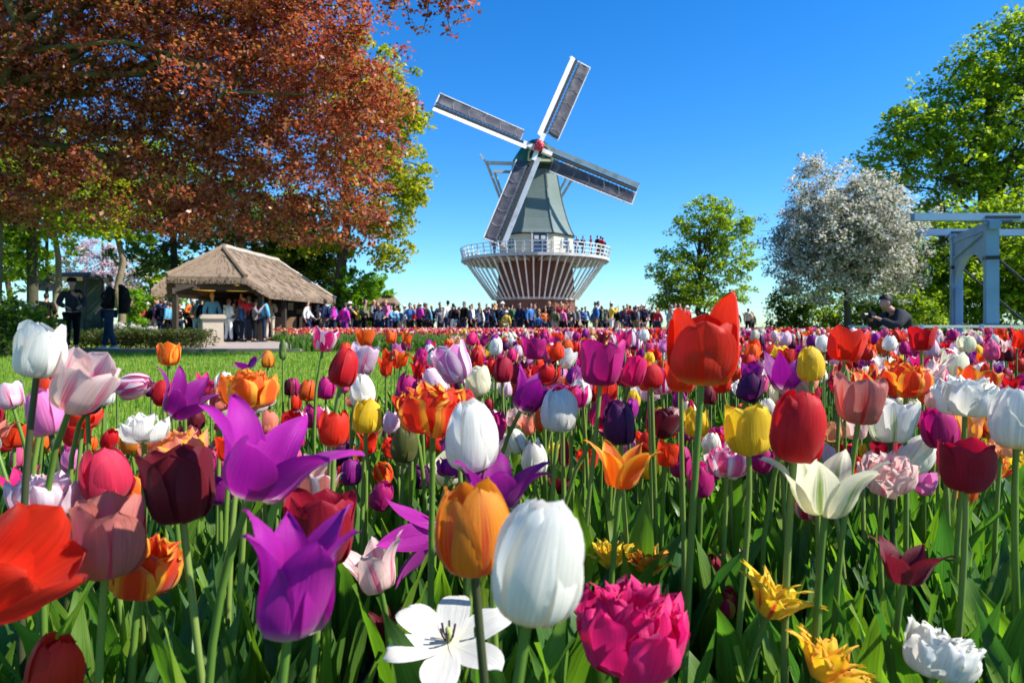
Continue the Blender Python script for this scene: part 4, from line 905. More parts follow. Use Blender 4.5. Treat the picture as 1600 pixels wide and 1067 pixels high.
#            u    r    z    w     (fractions of the bloom height)
SHAPE = {
 'cup':    [(0, .04, 0, .05), (.12, .22, .02, .20), (.35, .37, .22, .36), (.62, .385, .55, .36), (.85, .31, .84, .24), (.95, .25, .95, .13), (1, .22, 1.0, .01)],
 'egg':    [(0, .04, 0, .05), (.12, .20, .02, .20), (.35, .33, .24, .34), (.62, .33, .58, .33), (.85, .25, .86, .23), (.95, .19, .965, .14), (1, .15, 1.0, .02)],
 'goblet': [(0, .04, 0, .05), (.12, .24, .03, .22), (.35, .40, .24, .38), (.62, .45, .56, .41), (.85, .47, .84, .32), (.95, .475, .95, .17), (1, .48, 1.0, .02)],
 'lily':   [(0, .04, 0, .05), (.12, .20, .04, .18), (.35, .30, .28, .28), (.60, .33, .56, .26), (.80, .41, .80, .17), (.92, .53, .94, .07), (1, .64, 1.0, .004)],
 'star':   [(0, .04, 0, .05), (.12, .24, .03, .20), (.35, .50, .18, .27), (.60, .80, .36, .25), (.80, 1.08, .50, .16), (.92, 1.28, .55, .07), (1, 1.42, .55, .004)],
 'open':   [(0, .04, 0, .05), (.12, .28, .02, .22), (.35, .62, .12, .36), (.62, .95, .24, .38), (.85, 1.2, .26, .26), (.95, 1.3, .22, .13), (1, 1.34, .18, .01)],
 'bud':    [(0, .03, 0, .04), (.12, .10, .03, .11), (.35, .155, .28, .17), (.62, .14, .60, .16), (.85, .08, .88, .09), (.95, .045, .97, .05), (1, .02, 1.0, .005)],
 'dbl':    [(0, .04, 0, .05), (.12, .30, .02, .22), (.35, .55, .18, .32), (.62, .60, .48, .36), (.85, .58, .74, .32), (.95, .56, .84, .22), (1, .54, .88, .06)],
 'dblin':  [(0, .04, 0, .05), (.12, .16, .05, .12), (.35, .26, .32, .22), (.62, .30, .62, .27), (.85, .34, .84, .24), (.95, .38, .92, .16), (1, .42, .95, .04)],
}
def petal_arrays(shape, nu, nv, seed=0, ruffle=0.0, curl=.05, scale=1.0, rnd=.042):
    rs = np.random.RandomState(seed); t = np.linspace(0, 1, nu+1); r, z, w = cubic(SHAPE[shape], t)
    w = np.maximum(w, .004); r = np.maximum(r, .02)
    s = np.linspace(-1, 1, nv+1); U, S = np.meshgrid(t, s, indexing='ij')
    Rr, Z, W = r[:, None]+0*S, z[:, None]+0*S, w[:, None]+0*S
    reff = np.maximum(Rr, W*.75)                      # curvature radius: flares do not wrap
    if shape in ('lily', 'star', 'open'): reff = np.maximum(reff, W*1.1)
    th = S*W/reff
    ph = rs.uniform(0, 6.28, 6)
    edge = curl*S**2*np.sin(np.pi*np.clip(U, 0, 1))*.5
    wob = rnd*(np.sin(U*5+ph[0])*S+np.cos(U*4+ph[1])*.5*U+.5*np.sin(S*2.5+ph[2])*U)
    rip = ruffle*U**1.2*(np.sin(S*5+ph[3]+U*3)*np.abs(S)**.5+.6*np.sin(U*14+ph[4])*S**2*2)
    keel = -.02*np.exp(-(S/.18)**2)*np.sin(np.pi*U)
    # circle of radius reff tangent at (Rr) along the axis direction x
    x = Rr-reff+(reff+edge+keel+wob+rip)*np.cos(th); y = (reff+edge+wob)*np.sin(th)
    Z = Z+.5*rip+.02*np.abs(S)*U*np.sin(ph[5]+S*4)
    if shape in ('cup', 'goblet', 'egg'): Z = Z-.02*np.exp(-(S/.2)**2)*(U > .97)
    if ruffle > .05: Z = Z+.05*U**6*np.sin(S*7+ph[4])
    v = np.stack([x, y, Z], -1).reshape(-1, 3)*scale; k = nv+1
    f = np.array([(i*k+j, i*k+j+1, (i+1)*k+j+1, (i+1)*k+j) for i in range(nu) for j in range(nv)])
    return v, f, U.ravel(), S.ravel()
PM = {'plain': petalmat('petal'), 'palebase': petalmat('petal_pale_base', base=(.85, .80, .62), basefall=.28), 'yellowbase': petalmat('petal_yellow_base', base=(.9, .55, .03), basefall=.28),
      'whiteedge': petalmat('petal_white_edge', edge=(.85, .80, .80), base=(.85, .8, .7), basefall=.2), 'yellowedge': petalmat('petal_yellow_edge', edge=(.9, .42, .03)),
      'greenflame': petalmat('petal_green_flame', centre=(.22, .33, .06), base=(.3, .42, .08)), 'redflame': petalmat('petal_red_flame', centre=(.55, .03, .02), base=(.8, .6, .1)), 'pinkflame': petalmat('petal_pink_flame', centre=(.80, .13, .25), base=(.85, .8, .7))}
_pc = {}
def petal(shape, matk, variant=0, lod=0, ruffle=0.0, sc=1.0):
    key = (shape, matk, variant, lod, ruffle, sc)
    if key not in _pc:
        nu, nv = [(12, 8), (7, 4), (4, 2)][lod]
        v, f, u, s = petal_arrays(shape, nu, nv, variant*7+3, ruffle, scale=sc)
        _pc[key] = np_mesh('petal', v, f, [PM[matk]], True, {'pu': ('FLOAT', u), 'pv': ('FLOAT', s)})
    return _pc[key]
# leaves and stems
leaf_m = leafmat('tulip_leaf', [(.035, .10, .028), (.065, .155, .03), (.11, .21, .022), (.17, .27, .028)], .42, (1.7, 2.1, .7), .42, attr='OBJ', spec=.35, veins=True)
leaf_far = leafmat('tulip_leaf_mass', [(.035, .10, .02), (.065, .155, .025), (.11, .21, .022), (.17, .27, .028)], .42, (1.7, 2.1, .7), .42, attr='rnd', spec=.35)
stem_m = leafmat('tulip_stem', [(.10, .20, .03), (.16, .27, .04), (.22, .30, .07)], .15, (1.3, 1.5, .8), .4, attr='OBJ')
stem_dark = leafmat('dark_tulip_stem', [(.03, .07, .02), (.06, .07, .03)], .1, (1.3, 1.5, .8), .4, attr='OBJ')
stam_m = mat('stamen_dark', (.03, .015, .03), .6); pist_m = mat('pistil_green', (.35, .42, .12), .5)
def leaf_arrays(seed, nu=9, nv=4, L=.34, W=.030, bend=.5, twist=.5):
    rs = np.random.RandomState(seed); t = np.linspace(0, 1, nu+1); s = np.linspace(-1, 1, nv+1); U, S = np.meshgrid(t, s, indexing='ij')
    w = W*np.sin(np.pi*np.clip(U*.88+.1, 0, 1))**.75*(1-U**5)
    ang = .12+bend*U**1.6*1.4; dz = np.cos(ang)*L/nu; dx = np.sin(ang)*L/nu
    X = np.cumsum(dx, 0)-dx; Z = np.cumsum(dz, 0)-dz
    tw = twist*U*rs.choice([-1, 1]); fold = .55*(1-U*.6)
    yy = S*w; nn_ = -np.abs(S)*w*fold+.0035*np.sin(U*11+rs.uniform(0, 6)+S*2)*np.abs(S)
    x = X-(nn_)*np.cos(ang)*np.cos(tw)*-1-yy*np.sin(tw); y = yy*np.cos(tw)+nn_*np.sin(tw); z = Z-nn_*np.sin(ang)
    v = np.stack([x, y, z], -1).reshape(-1, 3); k = nv+1
    f = np.array([(i*k+j, i*k+j+1, (i+1)*k+j+1, (i+1)*k+j) for i in range(nu) for j in range(nv)])
    return v, f, U.ravel(), S.ravel()
LEAVES = []
for i in range(12):
    v, f, u, s = leaf_arrays(i, L=.20+.10*((i*5) % 7)/7, W=.020+.018*((i*3) % 5)/5, bend=.05+.42*((i*7) % 11)/11, twist=.2+.6*(i % 3)/3)
    LEAVES.append(np_mesh('leaf', v, f, [leaf_m], True, {'pu': ('FLOAT', u), 'pv': ('FLOAT', s)}))
def lookM(loc, lean, az, spin, s):
    """bloom matrix: leans by `lean` towards azimuth az, spun about its axis"""
    ax = Vector((-math.sin(az), math.cos(az), 0)); q = Quaternion(ax, lean)
    return Matrix.Translation(loc) @ q.to_matrix().to_4x4() @ Matrix.Rotation(spin, 4, 'Z') @ Matrix.Scale(s, 4)
C = {'red': (.62, .006, .012), 'scarlet': (.78, .030, .006), 'orange': (.85, .14, .006), 'orangered': (.80, .055, .006), 'amber': (.75, .26, .015), 'yellow': (.86, .60, .02), 'magenta': (.52, .008, .19), 'pink': (.78, .12, .30), 'hotpink': (.74, .012, .17),
     'palepink': (.86, .64, .58), 'white': (.86, .84, .76), 'cream': (.86, .82, .58), 'purple': (.28, .006, .22), 'violet': (.42, .008, .33), 'darkpurple': (.10, .008, .09), 'maroon': (.16, .006, .018), 'crimson': (.40, .006, .03),
     'dusky': (.60, .20, .16), 'olive': (.12, .13, .03), 'peach': (.85, .42, .20), 'greenbud': (.22, .33, .07), 'salmon': (.80, .26, .16), 'lilacpink': (.76, .24, .52), 'pinkred': (.70, .03, .09), 'rosewhite': (.82, .62, .68)}
NB = {'ty': 0}
def build_tulip(base, top, kind, colr, H, lean, az, matk, label, group=None, lod=0, nleaf=3, splay=0.0, dark=False, seed=0, stemcurve=.0, ruffle=None, spin=None, jag=False):
    rs = random.Random(seed*13+5); t = empty('tulip', base); tag(t, label, 'tulip', group)
    q = Vector(top)-Vector(base); up = Vector((math.sin(lean)*math.cos(az), math.sin(lean)*math.sin(az), math.cos(lean)))
    P0 = Vector((0, 0, 0)); P3 = q; L_ = q.length; P1 = Vector((q.x*.1+rs.uniform(-.02, .02), q.y*.1, L_*.4)); P2 = P3-up*L_*.28; n = 8 if lod == 0 else 5
    pts = []
    for i in range(n+1):
        u = i/n; pts.append(P0*(1-u)**3+P1*3*u*(1-u)**2+P2*3*u*u*(1-u)+P3*u**3)
    rad = .0032 if kind == 'bud' else .0038
    mb = MB(); mb.tube(pts, [rad*(1.25-.3*i/n) for i in range(n+1)], 7 if lod == 0 else 5, False); mb.build('stem', stem_dark if dark else stem_m, t, True)
    spin = (.25 if jag else rs.uniform(0, 6.28)) if spin is None else spin
    BM = lookM(q, lean, az, spin, H); c = C[colr]
    def put(shape, ang, sc, var, tilt, rf=0.0, zoff=0, k=1.0):
        jj = [1+rs.uniform(-.10, .10)]*3; zs_ = ((.95, 1.02, .84) if sc < .97 else (1.2, .88, .80))[int(round(ang/2.094-.4)) % 3] if jag else rs.uniform(.95, 1.05)
        me = petal(shape, matk, var, lod, rf)
        o = link('petal', me, t, color=tuple(min(1, max(0, x*j*k)) for x, j in zip(c, jj)))
        o.matrix_local = BM @ Matrix.Rotation(ang, 4, 'Z') @ Matrix.Translation((.05*(1-sc), 0, zoff)) @ Matrix.Rotation(tilt, 4, 'Y') @ Matrix.Rotation(rs.uniform(-.05, .05), 4, 'X') @ Matrix.Diagonal((sc*rs.uniform(.96, 1.04), sc*rs.uniform(.94, 1.05), sc*zs_, 1))
    rf = ruffle if ruffle is not None else 0.0
    if kind in ('peony', 'parrot', 'double'):
        rf = {'peony': .09, 'parrot': .14, 'double': .06}[kind]
        nin = {'peony': (7, 8, 8), 'parrot': (6, 6, 5), 'double': (6, 6, 6)}[kind]
        if lod: nin = tuple(x-2 for x in nin)
        shp = 'lily' if kind == 'parrot' else 'dbl'
        for ring, cnt in enumerate(nin):
            for k in range(cnt):
                a = 2*math.pi*(k+.5*ring)/cnt+rs.uniform(-.2, .2)
                if kind == 'parrot': put('lily', a, 1.0-.13*ring, (k+ring) % 3, .45-.28*ring+rs.uniform(-.15, .2), rf)
                elif ring == 0: put('dbl', a, 1.0, k % 3, .10+splay+rs.uniform(-.08, .12), rf)
                elif ring == 1: put('dbl', a, .86, k % 3, -.12+splay*.5+rs.uniform(-.1, .12), rf, .06)
                else: put('dblin', a, .92, k % 3, rs.uniform(-.05, .3), rf, .04)
    else:
        shp = kind
        for k in range(3): put(shp, 2*math.pi*k/3+math.pi/3, .93, k % 2, splay*.8+rs.uniform(-.04, .04), rf, .012)
        for k in range(3): put(shp, 2*math.pi*k/3, 1.0, k % 2, splay+rs.uniform(-.05, .06)*(1+2*splay), rf)
        if kind in ('open', 'star', 'goblet') and lod == 0:
            mb = MB(); mb.tube([(0, 0, .02), (0, 0, .34)], [.06, .05], 6); o = mb.build('pistil', pist_m, t, True); o.matrix_local = BM
            for k in range(6):
                a = k*math.pi/3; mb = MB(); mb.tube([(.04*math.cos(a), .04*math.sin(a), .02), (.12*math.cos(a), .12*math.sin(a), .2), (.15*math.cos(a), .15*math.sin(a), .38)], [.012, .022, .025], 5); o = mb.build('stamen', stam_m, t, True); o.matrix_local = BM
    for k in range(nleaf):
        me = LEAVES[rs.randrange(len(LEAVES))]; a = 6.283*k/max(nleaf, 1)+rs.uniform(-.6, .6)
        o = link('leaf', me, t); s = rs.uniform(.8, 1.15); o.matrix_local = Matrix.Translation((0, 0, rs.uniform(0, .05))) @ Matrix.Rotation(a, 4, 'Z') @ Matrix.Rotation(rs.uniform(-.1, .12), 4, 'Y') @ Matrix.Diagonal((s, s, s*rs.uniform(.85, 1.1), 1))
    return t
# every bloom one can make out: centre x, y and height in the photograph's pixels, kind, colour, petal finish, bloom height in metres,
# lean in degrees, lean azimuth in degrees (0 right, 180 left, -90 to the camera), splay, label
HEROES = [
 (62, 550, 84, 'goblet', 'white', 'plain', .062, 8, 0, -.12, 'plump white tulip standing highest at the lawn edge'),
 (128, 598, 92, 'goblet', 'palepink', 'pinkflame', .070, 28, -10, .05, 'big pale pink tulip with a pink stripe beside the plump white one'),
 (264, 553, 37, 'goblet', 'orange', 'yellowedge', .055, 5, 90, .0, 'orange tulip alone against the lawn'),
 (72, 643, 74, 'egg', 'lilacpink', 'palebase', .064, 12, 180, .05, 'lilac pink tulip with a pale base below the big pale pink one'),
 (210, 603, 50, 'egg', 'pink', 'whiteedge', .055, 82, -8, .0, 'pink and white tulip lying almost level on its stem'),
 (290, 618, 70, 'lily', 'purple', 'palebase', .074, 35, 0, .25, 'purple tulip with spread pointed petals in front of the lawn'),
 (388, 607, 54, 'double', 'orange', 'yellowedge', .052, 0, 0, .05, 'ruffled orange tulip in front of the lawn behind the big purple one'),
 (425, 700, 150, 'lily', 'violet', 'palebase', .090, 24, 0, .32, 'large purple tulip with long petals thrown wide to one side'),
 (225, 668, 40, 'double', 'white', 'plain', .040, 0, 0, .2, 'flat double white tulip above the maroon one'),
 (203, 692, 34, 'goblet', 'amber', 'yellowbase', .050, 10, 180, 0, 'amber tulip under the flat double white tulip'),
 (452, 605, 26, 'egg', 'maroon', 'plain', .050, 0, 0, 0, 'small dark maroon tulip just behind the big purple one'),
 (418, 561, 28, 'egg', 'amber', 'plain', .052, 0, 0, -.04, 'slim amber yellow tulip on a tall stem against the lawn'),
 (388, 570, 26, 'star', 'violet', 'palebase', .045, 20, 180, -.1, 'tiny violet tulip with open petals against the lawn'),
 (442, 546, 32, 'bud', 'greenbud', 'plain', .055, 0, 0, 0, 'closed green tulip bud against the lawn'),
 (165, 742, 86, 'cup', 'pinkred', 'palebase', .070, 5, 180, .0, 'round rose red tulip with pink edges beside the maroon one'),
 (70, 774, 62, 'double', 'rosewhite', 'pinkflame', .056, 0, 0, .1, 'pink and white double tulip above the blurred scarlet one'),
 (280, 757, 118, 'goblet', 'maroon', 'plain', .078, 6, 180, .0, 'large dark maroon tulip in front of the orange salmon one'),
 (272, 702, 58, 'double', 'salmon', 'yellowedge', .062, 0, 0, .12, 'salmon orange double tulip rising behind the large maroon one'),
 (168, 842, 122, 'goblet', 'dusky', 'pinkflame', .076, 4, 0, -.08, 'dusky pink tulip with three tips beside the scarlet blur'),
 (22, 886, 190, 'goblet', 'scarlet', 'plain', .082, 48, 4, .12, 'blurred scarlet tulip cut off by the picture edge, largest red one'),
 (225, 884, 70, 'double', 'orangered', 'yellowedge', .055, 10, 0, .1, 'ruffled orange red tulip hanging under the dusky pink one'),
 (85, 1050, 112, 'egg', 'scarlet', 'plain', .072, 4, 0, 0, 'red tulip with a pale tip low in the corner of the bed'),
 (462, 905, 180, 'lily', 'violet', 'palebase', .088, 8, 0, -.09, 'large violet tulip with five upright tips over the green leaves'),
 (502, 826, 112, 'goblet', 'crimson', 'plain', .076, 0, 0, -.04, 'dark crimson tulip directly behind the large upright violet one'),
 (495, 757, 60, 'goblet', 'dusky', 'whiteedge', .062, 10, 0, .1, 'dusky salmon tulip above the dark crimson one'),
 (408, 764, 36, 'cup', 'cream', 'yellowbase', .050, 0, 0, 0, 'cream tulip peeping out below the wide purple one'),
 (538, 573, 62, 'egg', 'red', 'plain', .064, 12, 0, -.03, 'glossy red egg shaped tulip next to a pale pink one'),
 (568, 562, 46, 'goblet', 'rosewhite', 'pinkflame', .062, 15, 0, .0, 'pale pink tulip tucked behind the glossy red egg shaped one'),
 (508, 530, 38, 'goblet', 'hotpink', 'whiteedge', .058, 14, 0, .05, 'pink tulip with white streaks on a slanted stem above the lawn'),
 (571, 526, 27, 'goblet', 'orange', 'plain', .055, 0, 0, .1, 'orange tulip topping the pale pink one by the lawn'),
 (566, 611, 52, 'egg', 'white', 'yellowbase', .060, 5, 180, 0, 'clean white tulip below the glossy red egg shaped one'),
 (603, 573, 30, 'lily', 'orangered', 'plain', .050, 0, 0, 0, 'small orange red tulip at the lawn\'s far end'),
 (628, 560, 26, 'lily', 'orange', 'plain', .048, 10, 0, 0, 'small flaring orange tulip at the lawn\'s far end'),
 (676, 640, 68, 'double', 'scarlet', 'yellowedge', .060, 0, 0, .1, 'broad ruffled scarlet tulip above the tall white one'),
 (640, 636, 48, 'goblet', 'scarlet', 'plain', .055, 15, 180, .0, 'scarlet tulip pressed against the broad ruffled scarlet one'),
 (736, 680, 110, 'egg', 'white', 'plain', .078, 0, 0, .02, 'tall white tulip behind the spreading purple petals'),
 (782, 742, 96, 'lily', 'purple', 'palebase', .066, 6, 0, .42, 'purple tulip with widespread pointed petals behind the amber one'),
 (737, 822, 140, 'cup', 'amber', 'redflame', .074, 4, 180, .10, 'large amber brown tulip with a dark stem in the middle'),
 (840, 872, 192, 'egg', 'white', 'yellowbase', .078, 10, 0, .03, 'large ivory white tulip beside the amber brown one'),
 (708, 568, 60, 'goblet', 'lilacpink', 'whiteedge', .066, 20, 180, -.02, 'mauve and white streaked tulip tilted towards the lawn'),
 (746, 596, 46, 'goblet', 'cream', 'palebase', .058, 12, 180, 0, 'cream tulip beside the mauve and white streaked one'),
 (830, 612, 66, 'lily', 'purple', 'palebase', .072, 30, 0, .1, 'purple tulip with a drooping petal beside the smooth white one'),
 (874, 641, 68, 'cup', 'white', 'plain', .068, 5, 0, 0, 'smooth white tulip next to a purple one with a drooping petal'),
 (940, 567, 72, 'goblet', 'magenta', 'plain', .072, 4, 0, -.02, 'magenta tulip standing above its neighbours in the centre'),
 (835, 543, 38, 'goblet', 'magenta', 'plain', .062, 0, 0, .05, 'smaller magenta tulip on the far side of the white bud'),
 (775, 541, 28, 'egg', 'white', 'plain', .055, 0, 0, 0, 'small white tulip before the leaves of the far bed'),
 (785, 578, 40, 'cup', 'crimson', 'plain', .060, 0, 0, 0, 'dark crimson tulip between two purple ones'),
 (812, 583, 36, 'cup', 'crimson', 'plain', .060, 10, 0, 0, 'second dark crimson tulip leaning on the purple one'),
 (970, 660, 68, 'egg', 'darkpurple', 'plain', .068, 0, 0, .03, 'nearly black purple tulip above the flaring orange one'),
 (1033, 660, 48, 'goblet', 'maroon', 'plain', .062, 15, 0, .05, 'maroon tulip beside the nearly black purple one'),
 (973, 722, 78, 'lily', 'orange', 'yellowedge', .066, 6, 0, .22, 'flaring orange tulip with pointed petals in the centre'),
 (836, 717, 48, 'cup', 'white', 'palebase', .054, 0, 0, .0, 'small round white tulip among green leaves and yellow blooms'),
 (882, 706, 48, 'bud', 'crimson', 'palebase', .058, 0, 0, 0, 'closed reddish tulip bud beside the small round white one'),
 (633, 694, 56, 'egg', 'olive', 'plain', .060, 4, 0, .03, 'unripe olive brown tulip in front of the scarlet ones'),
 (577, 690, 38, 'lily', 'scarlet', 'plain', .052, 0, 0, 0, 'small scarlet tulip beside the olive brown one'),
 (652, 745, 48, 'peony', 'darkpurple', 'plain', .052, 0, 0, 0, 'glossy dark purple double tulip under the olive brown one'),
 (574, 742, 36, 'bud', 'pink', 'plain', .052, 0, 0, 0, 'slim closed pink bud beside the dark purple double tulip'),
 (597, 775, 46, 'cup', 'magenta', 'plain', .056, 20, 0, 0, 'magenta tulip below the slim pink bud'),
 (672, 835, 80, 'star', 'violet', 'palebase', .068, 100, 180, -.5, 'violet tulip with hanging petals beside the amber brown one'),
 (585, 880, 84, 'lily', 'palepink', 'pinkflame', .070, 14, 180, .15, 'pale pink tulip with open pointed petals in the shade'),
 (700, 985, 96, 'open', 'white', 'palebase', .052, 20, -90, .10, 'wide open white tulip with fallen back petals between dark stems'),
 (602, 985, 60, 'lily', 'maroon', 'plain', .056, 10, 180, 0, 'dark wine red tulip behind the wide open white one'),
 (990, 985, 160, 'peony', 'hotpink', 'plain', .074, 6, 0, .06, 'big frilly hot pink double tulip low in the middle'),
 (955, 862, 52, 'parrot', 'yellow', 'plain', .040, 0, 0, 0, 'frayed yellow tulip behind the hot pink double one'),
 (1012, 872, 52, 'parrot', 'amber', 'yellowedge', .040, 0, 0, 0, 'frayed amber yellow tulip touching the pure yellow one'),
 (925, 881, 28, 'bud', 'pink', 'plain', .045, 0, 0, 0, 'tiny pink bud above the hot pink double tulip'),
 (1100, 542, 122, 'goblet', 'scarlet', 'yellowbase', .086, 4, 0, -.07, 'tall scarlet tulip rising into the sky on a long stem'),
 (1168, 672, 78, 'goblet', 'yellow', 'plain', .066, 3, 180, -.06, 'clear yellow tulip next to the big red one'),
 (1246, 666, 110, 'egg', 'red', 'plain', .078, 5, 0, .06, 'big smooth red tulip beside the clear yellow one'),
 (1226, 602, 58, 'star', 'purple', 'palebase', .064, 5, 0, -.55, 'purple tulip with spidery petals right behind the big red one'),
 (1095, 749, 54, 'egg', 'magenta', 'plain', .058, 0, 0, .03, 'magenta tulip at the foot of the tall scarlet one\'s stem'),
 (1135, 722, 40, 'double', 'pink', 'whiteedge', .046, 0, 0, .05, 'fluffy pink tulip below the clear yellow one'),
 (1192, 718, 44, 'cup', 'magenta', 'plain', .056, 30, 0, 0, 'deep magenta tulip peeping between the yellow and the big red one'),
 (1295, 748, 110, 'lily', 'cream', 'greenflame', .076, 6, 0, .32, 'open cream tulip with green and pink stripes under the big red one'),
 (1264, 786, 50, 'cup', 'pinkred', 'whiteedge', .058, 0, 0, 0, 'rose red tulip hidden behind the striped cream one'),
 (1392, 656, 68, 'goblet', 'white', 'greenflame', .066, 0, 0, .1, 'white tulip with green flames on a dark stem'),
 (1510, 728, 80, 'goblet', 'crimson', 'plain', .064, 0, 0, .06, 'wide deep red tulip below the peach one'),
 (1466, 668, 62, 'cup', 'magenta', 'plain', .064, 10, 180, .03, 'magenta tulip leaning on the peach one'),
 (1512, 662, 56, 'lily', 'peach', 'yellowedge', .062, 0, 0, -.05, 'peach tulip between the magenta and deep red ones'),
 (1508, 619, 54, 'double', 'white', 'plain', .058, 0, 0, .05, 'fluffy white tulip above the peach one'),
 (1592, 652, 98, 'egg', 'white', 'yellowbase', .076, 4, 0, .03, 'tall white tulip cut by the picture edge'),
 (1388, 738, 48, 'double', 'palepink', 'pinkflame', .050, 20, -90, .2, 'pale pink double tulip facing the viewer'),
 (1435, 710, 58, 'cup', 'white', 'palebase', .062, 40, 0, .0, 'white tulip drooping over the pale pink double one'),
 (1320, 600, 46, 'bud', 'greenbud', 'plain', .062, 0, 0, 0, 'tall closed green bud before the striped red tulip'),
 (1346, 625, 76, 'goblet', 'dusky', 'redflame', .068, 8, 0, .0, 'brownish red striped tulip behind the green bud'),
 (1415, 594, 46, 'double', 'orangered', 'yellowedge', .056, 0, 0, .1, 'ruffled orange tulip behind the white one with green flames'),
 (1440, 529, 38, 'goblet', 'red', 'plain', .058, 0, 0, .05, 'bright red tulip right below the crouching photographer'),
 (1510, 536, 28, 'cup', 'cream', 'plain', .052, 0, 0, .1, 'round cream tulip at the foot of the blue bridge post'),
 (1530, 600, 54, 'goblet', 'orangered', 'yellowedge', .062, 15, 0, .1, 'orange red tulip behind the fluffy white one'),
 (1549, 549, 28, 'cup', 'pink', 'plain', .052, 0, 0, .0, 'round pink tulip under the blue bridge'),
 (1172, 606, 46, 'cup', 'darkpurple', 'plain', .060, 20, 0, 0, 'blackish purple tulip beside the spidery purple one'),
 (1418, 872, 74, 'lily', 'maroon', 'plain', .054, 10, 0, .32, 'dark wine red tulip with thin outward tips over the leaves'),
 (1470, 1022, 98, 'peony', 'white', 'palebase', .050, 20, 0, .05, 'crumpled double white tulip low among the leaves'),
 (1212, 926, 84, 'parrot', 'yellow', 'redflame', .048, 20, 0, .1, 'shaggy yellow tulip with orange streaks behind two stems'),
 (1300, 1026, 90, 'parrot', 'yellow', 'yellowedge', .049, 25, 0, .2, 'shaggy golden tulip lowest in the bed'),
 (1128, 839, 42, 'cup', 'pinkred', 'plain', .052, 0, 0, 0, 'rose red tulip above the dark crimson one by the bent stem'),
 (1115, 892, 52, 'cup', 'crimson', 'plain', .056, 0, 0, 0, 'dark crimson tulip in the shade by the bent pale stem'),
 (1146, 872, 46, 'cup', 'palepink', 'palebase', .054, 20, 0, 0, 'greyish white tulip touching the dark crimson one'),
 (1133, 940, 40, 'double', 'pinkred', 'yellowedge', .046, 0, 0, 0, 'rose red and yellow tulip behind the broad green blade'),
 (1052, 655, 40, 'cup', 'dusky', 'whiteedge', .058, 10, 0, 0, 'dusky pink tulip by the stem of the tall scarlet one'),
 (1112, 692, 34, 'cup', 'white', 'plain', .052, 0, 0, 0, 'pale tulip between the scarlet one\'s stem and the yellow one'),
 (1590, 716, 34, 'parrot', 'yellow', 'plain', .046, 0, 0, 0, 'yellow tulip at the picture edge below the tall white one'),
 (1358, 706, 32, 'cup', 'yellow', 'redflame', .048, 0, 0, .1, 'yellow tulip with a red centre above the pale pink double one'),
 (120, 676, 42, 'goblet', 'red', 'plain', .056, 0, 0, .05, 'red tulip just below the big pale pink one'),
 (22, 680, 38, 'goblet', 'orangered', 'plain', .052, 0, 0, .1, 'orange tulip at the picture edge beside the lilac pink one'),
 (14, 618, 42, 'goblet', 'rosewhite', 'pinkflame', .056, 20, 180, .05, 'pale rose tulip at the picture edge above the orange one'),
 (612, 660, 34, 'cup', 'rosewhite', 'plain', .052, 0, 0, 0, 'pinkish white tulip left of the scarlet pair'),
 (490, 650, 36, 'cup', 'magenta', 'plain', .056, 0, 0, .05, 'magenta tulip behind the long tip of the wide purple one'),
 (306, 656, 32, 'cup', 'maroon', 'plain', .052, 0, 0, 0, 'small maroon tulip under the spread purple petals by the lawn'),
 (320, 600, 30, 'lily', 'hotpink', 'palebase', .055, 20, 0, .1, 'hot pink tulip behind the spread purple petals by the lawn'),
 (350, 596, 30, 'cup', 'white', 'plain', .052, 0, 0, .05, 'white tulip hiding behind the ruffled orange one'),
 (868, 700, 34, 'parrot', 'yellow', 'plain', .046, 0, 0, 0, 'frayed yellow tulip behind the small round white one'),
 (560, 706, 34, 'parrot', 'amber', 'plain', .046, 0, 0, 0, 'frayed amber tulip by the small scarlet one'),
]
HB = []
for i, (px, py, hp, kind, colr, mk, H, ln, az, sp, lb) in enumerate(HEROES):
    ext = H*(.55 if kind in ('star', 'open') else .88 if kind in ('dbl', 'peony', 'double') else 1.0)
    lean = R(ln); ext2 = ext*abs(math.cos(lean))+H*.8*abs(math.sin(lean)) if ln > 40 else ext
    if kind in ('star',): ext2 = H*1.05
    if kind in ('open',): ext2 = H*1.2
    if kind in ('parrot',): ext2 = H*1.25
    if kind == 'peony': ext2 = H*1.32
    d = F*ext2/hp; ctr = at(px, py, d); a = R(az)
    ax = Vector((math.sin(lean)*math.cos(a), math.sin(lean)*math.sin(a), math.cos(lean)))
    top = ctr-ax*(ext*.5)
    if top.z < .08: top.z = .08
    base = Vector((top.x-.10*math.sin(lean)*math.cos(a)+rng.uniform(-.02, .02), max(top.y-.05*math.sin(lean)*math.sin(a)+.01, .30), .0))
    HB.append((px, py, hp, top, d))
    build_tulip(base, top, kind, colr, H, lean, a, mk, lb, None, 0 if hp > 44 else 1, 3 if d > .6 else 3, sp, dark=(lb.find('dark stem') >= 0 or i in (0, 3)), seed=i+100, jag=lb.startswith('tall scarlet'))
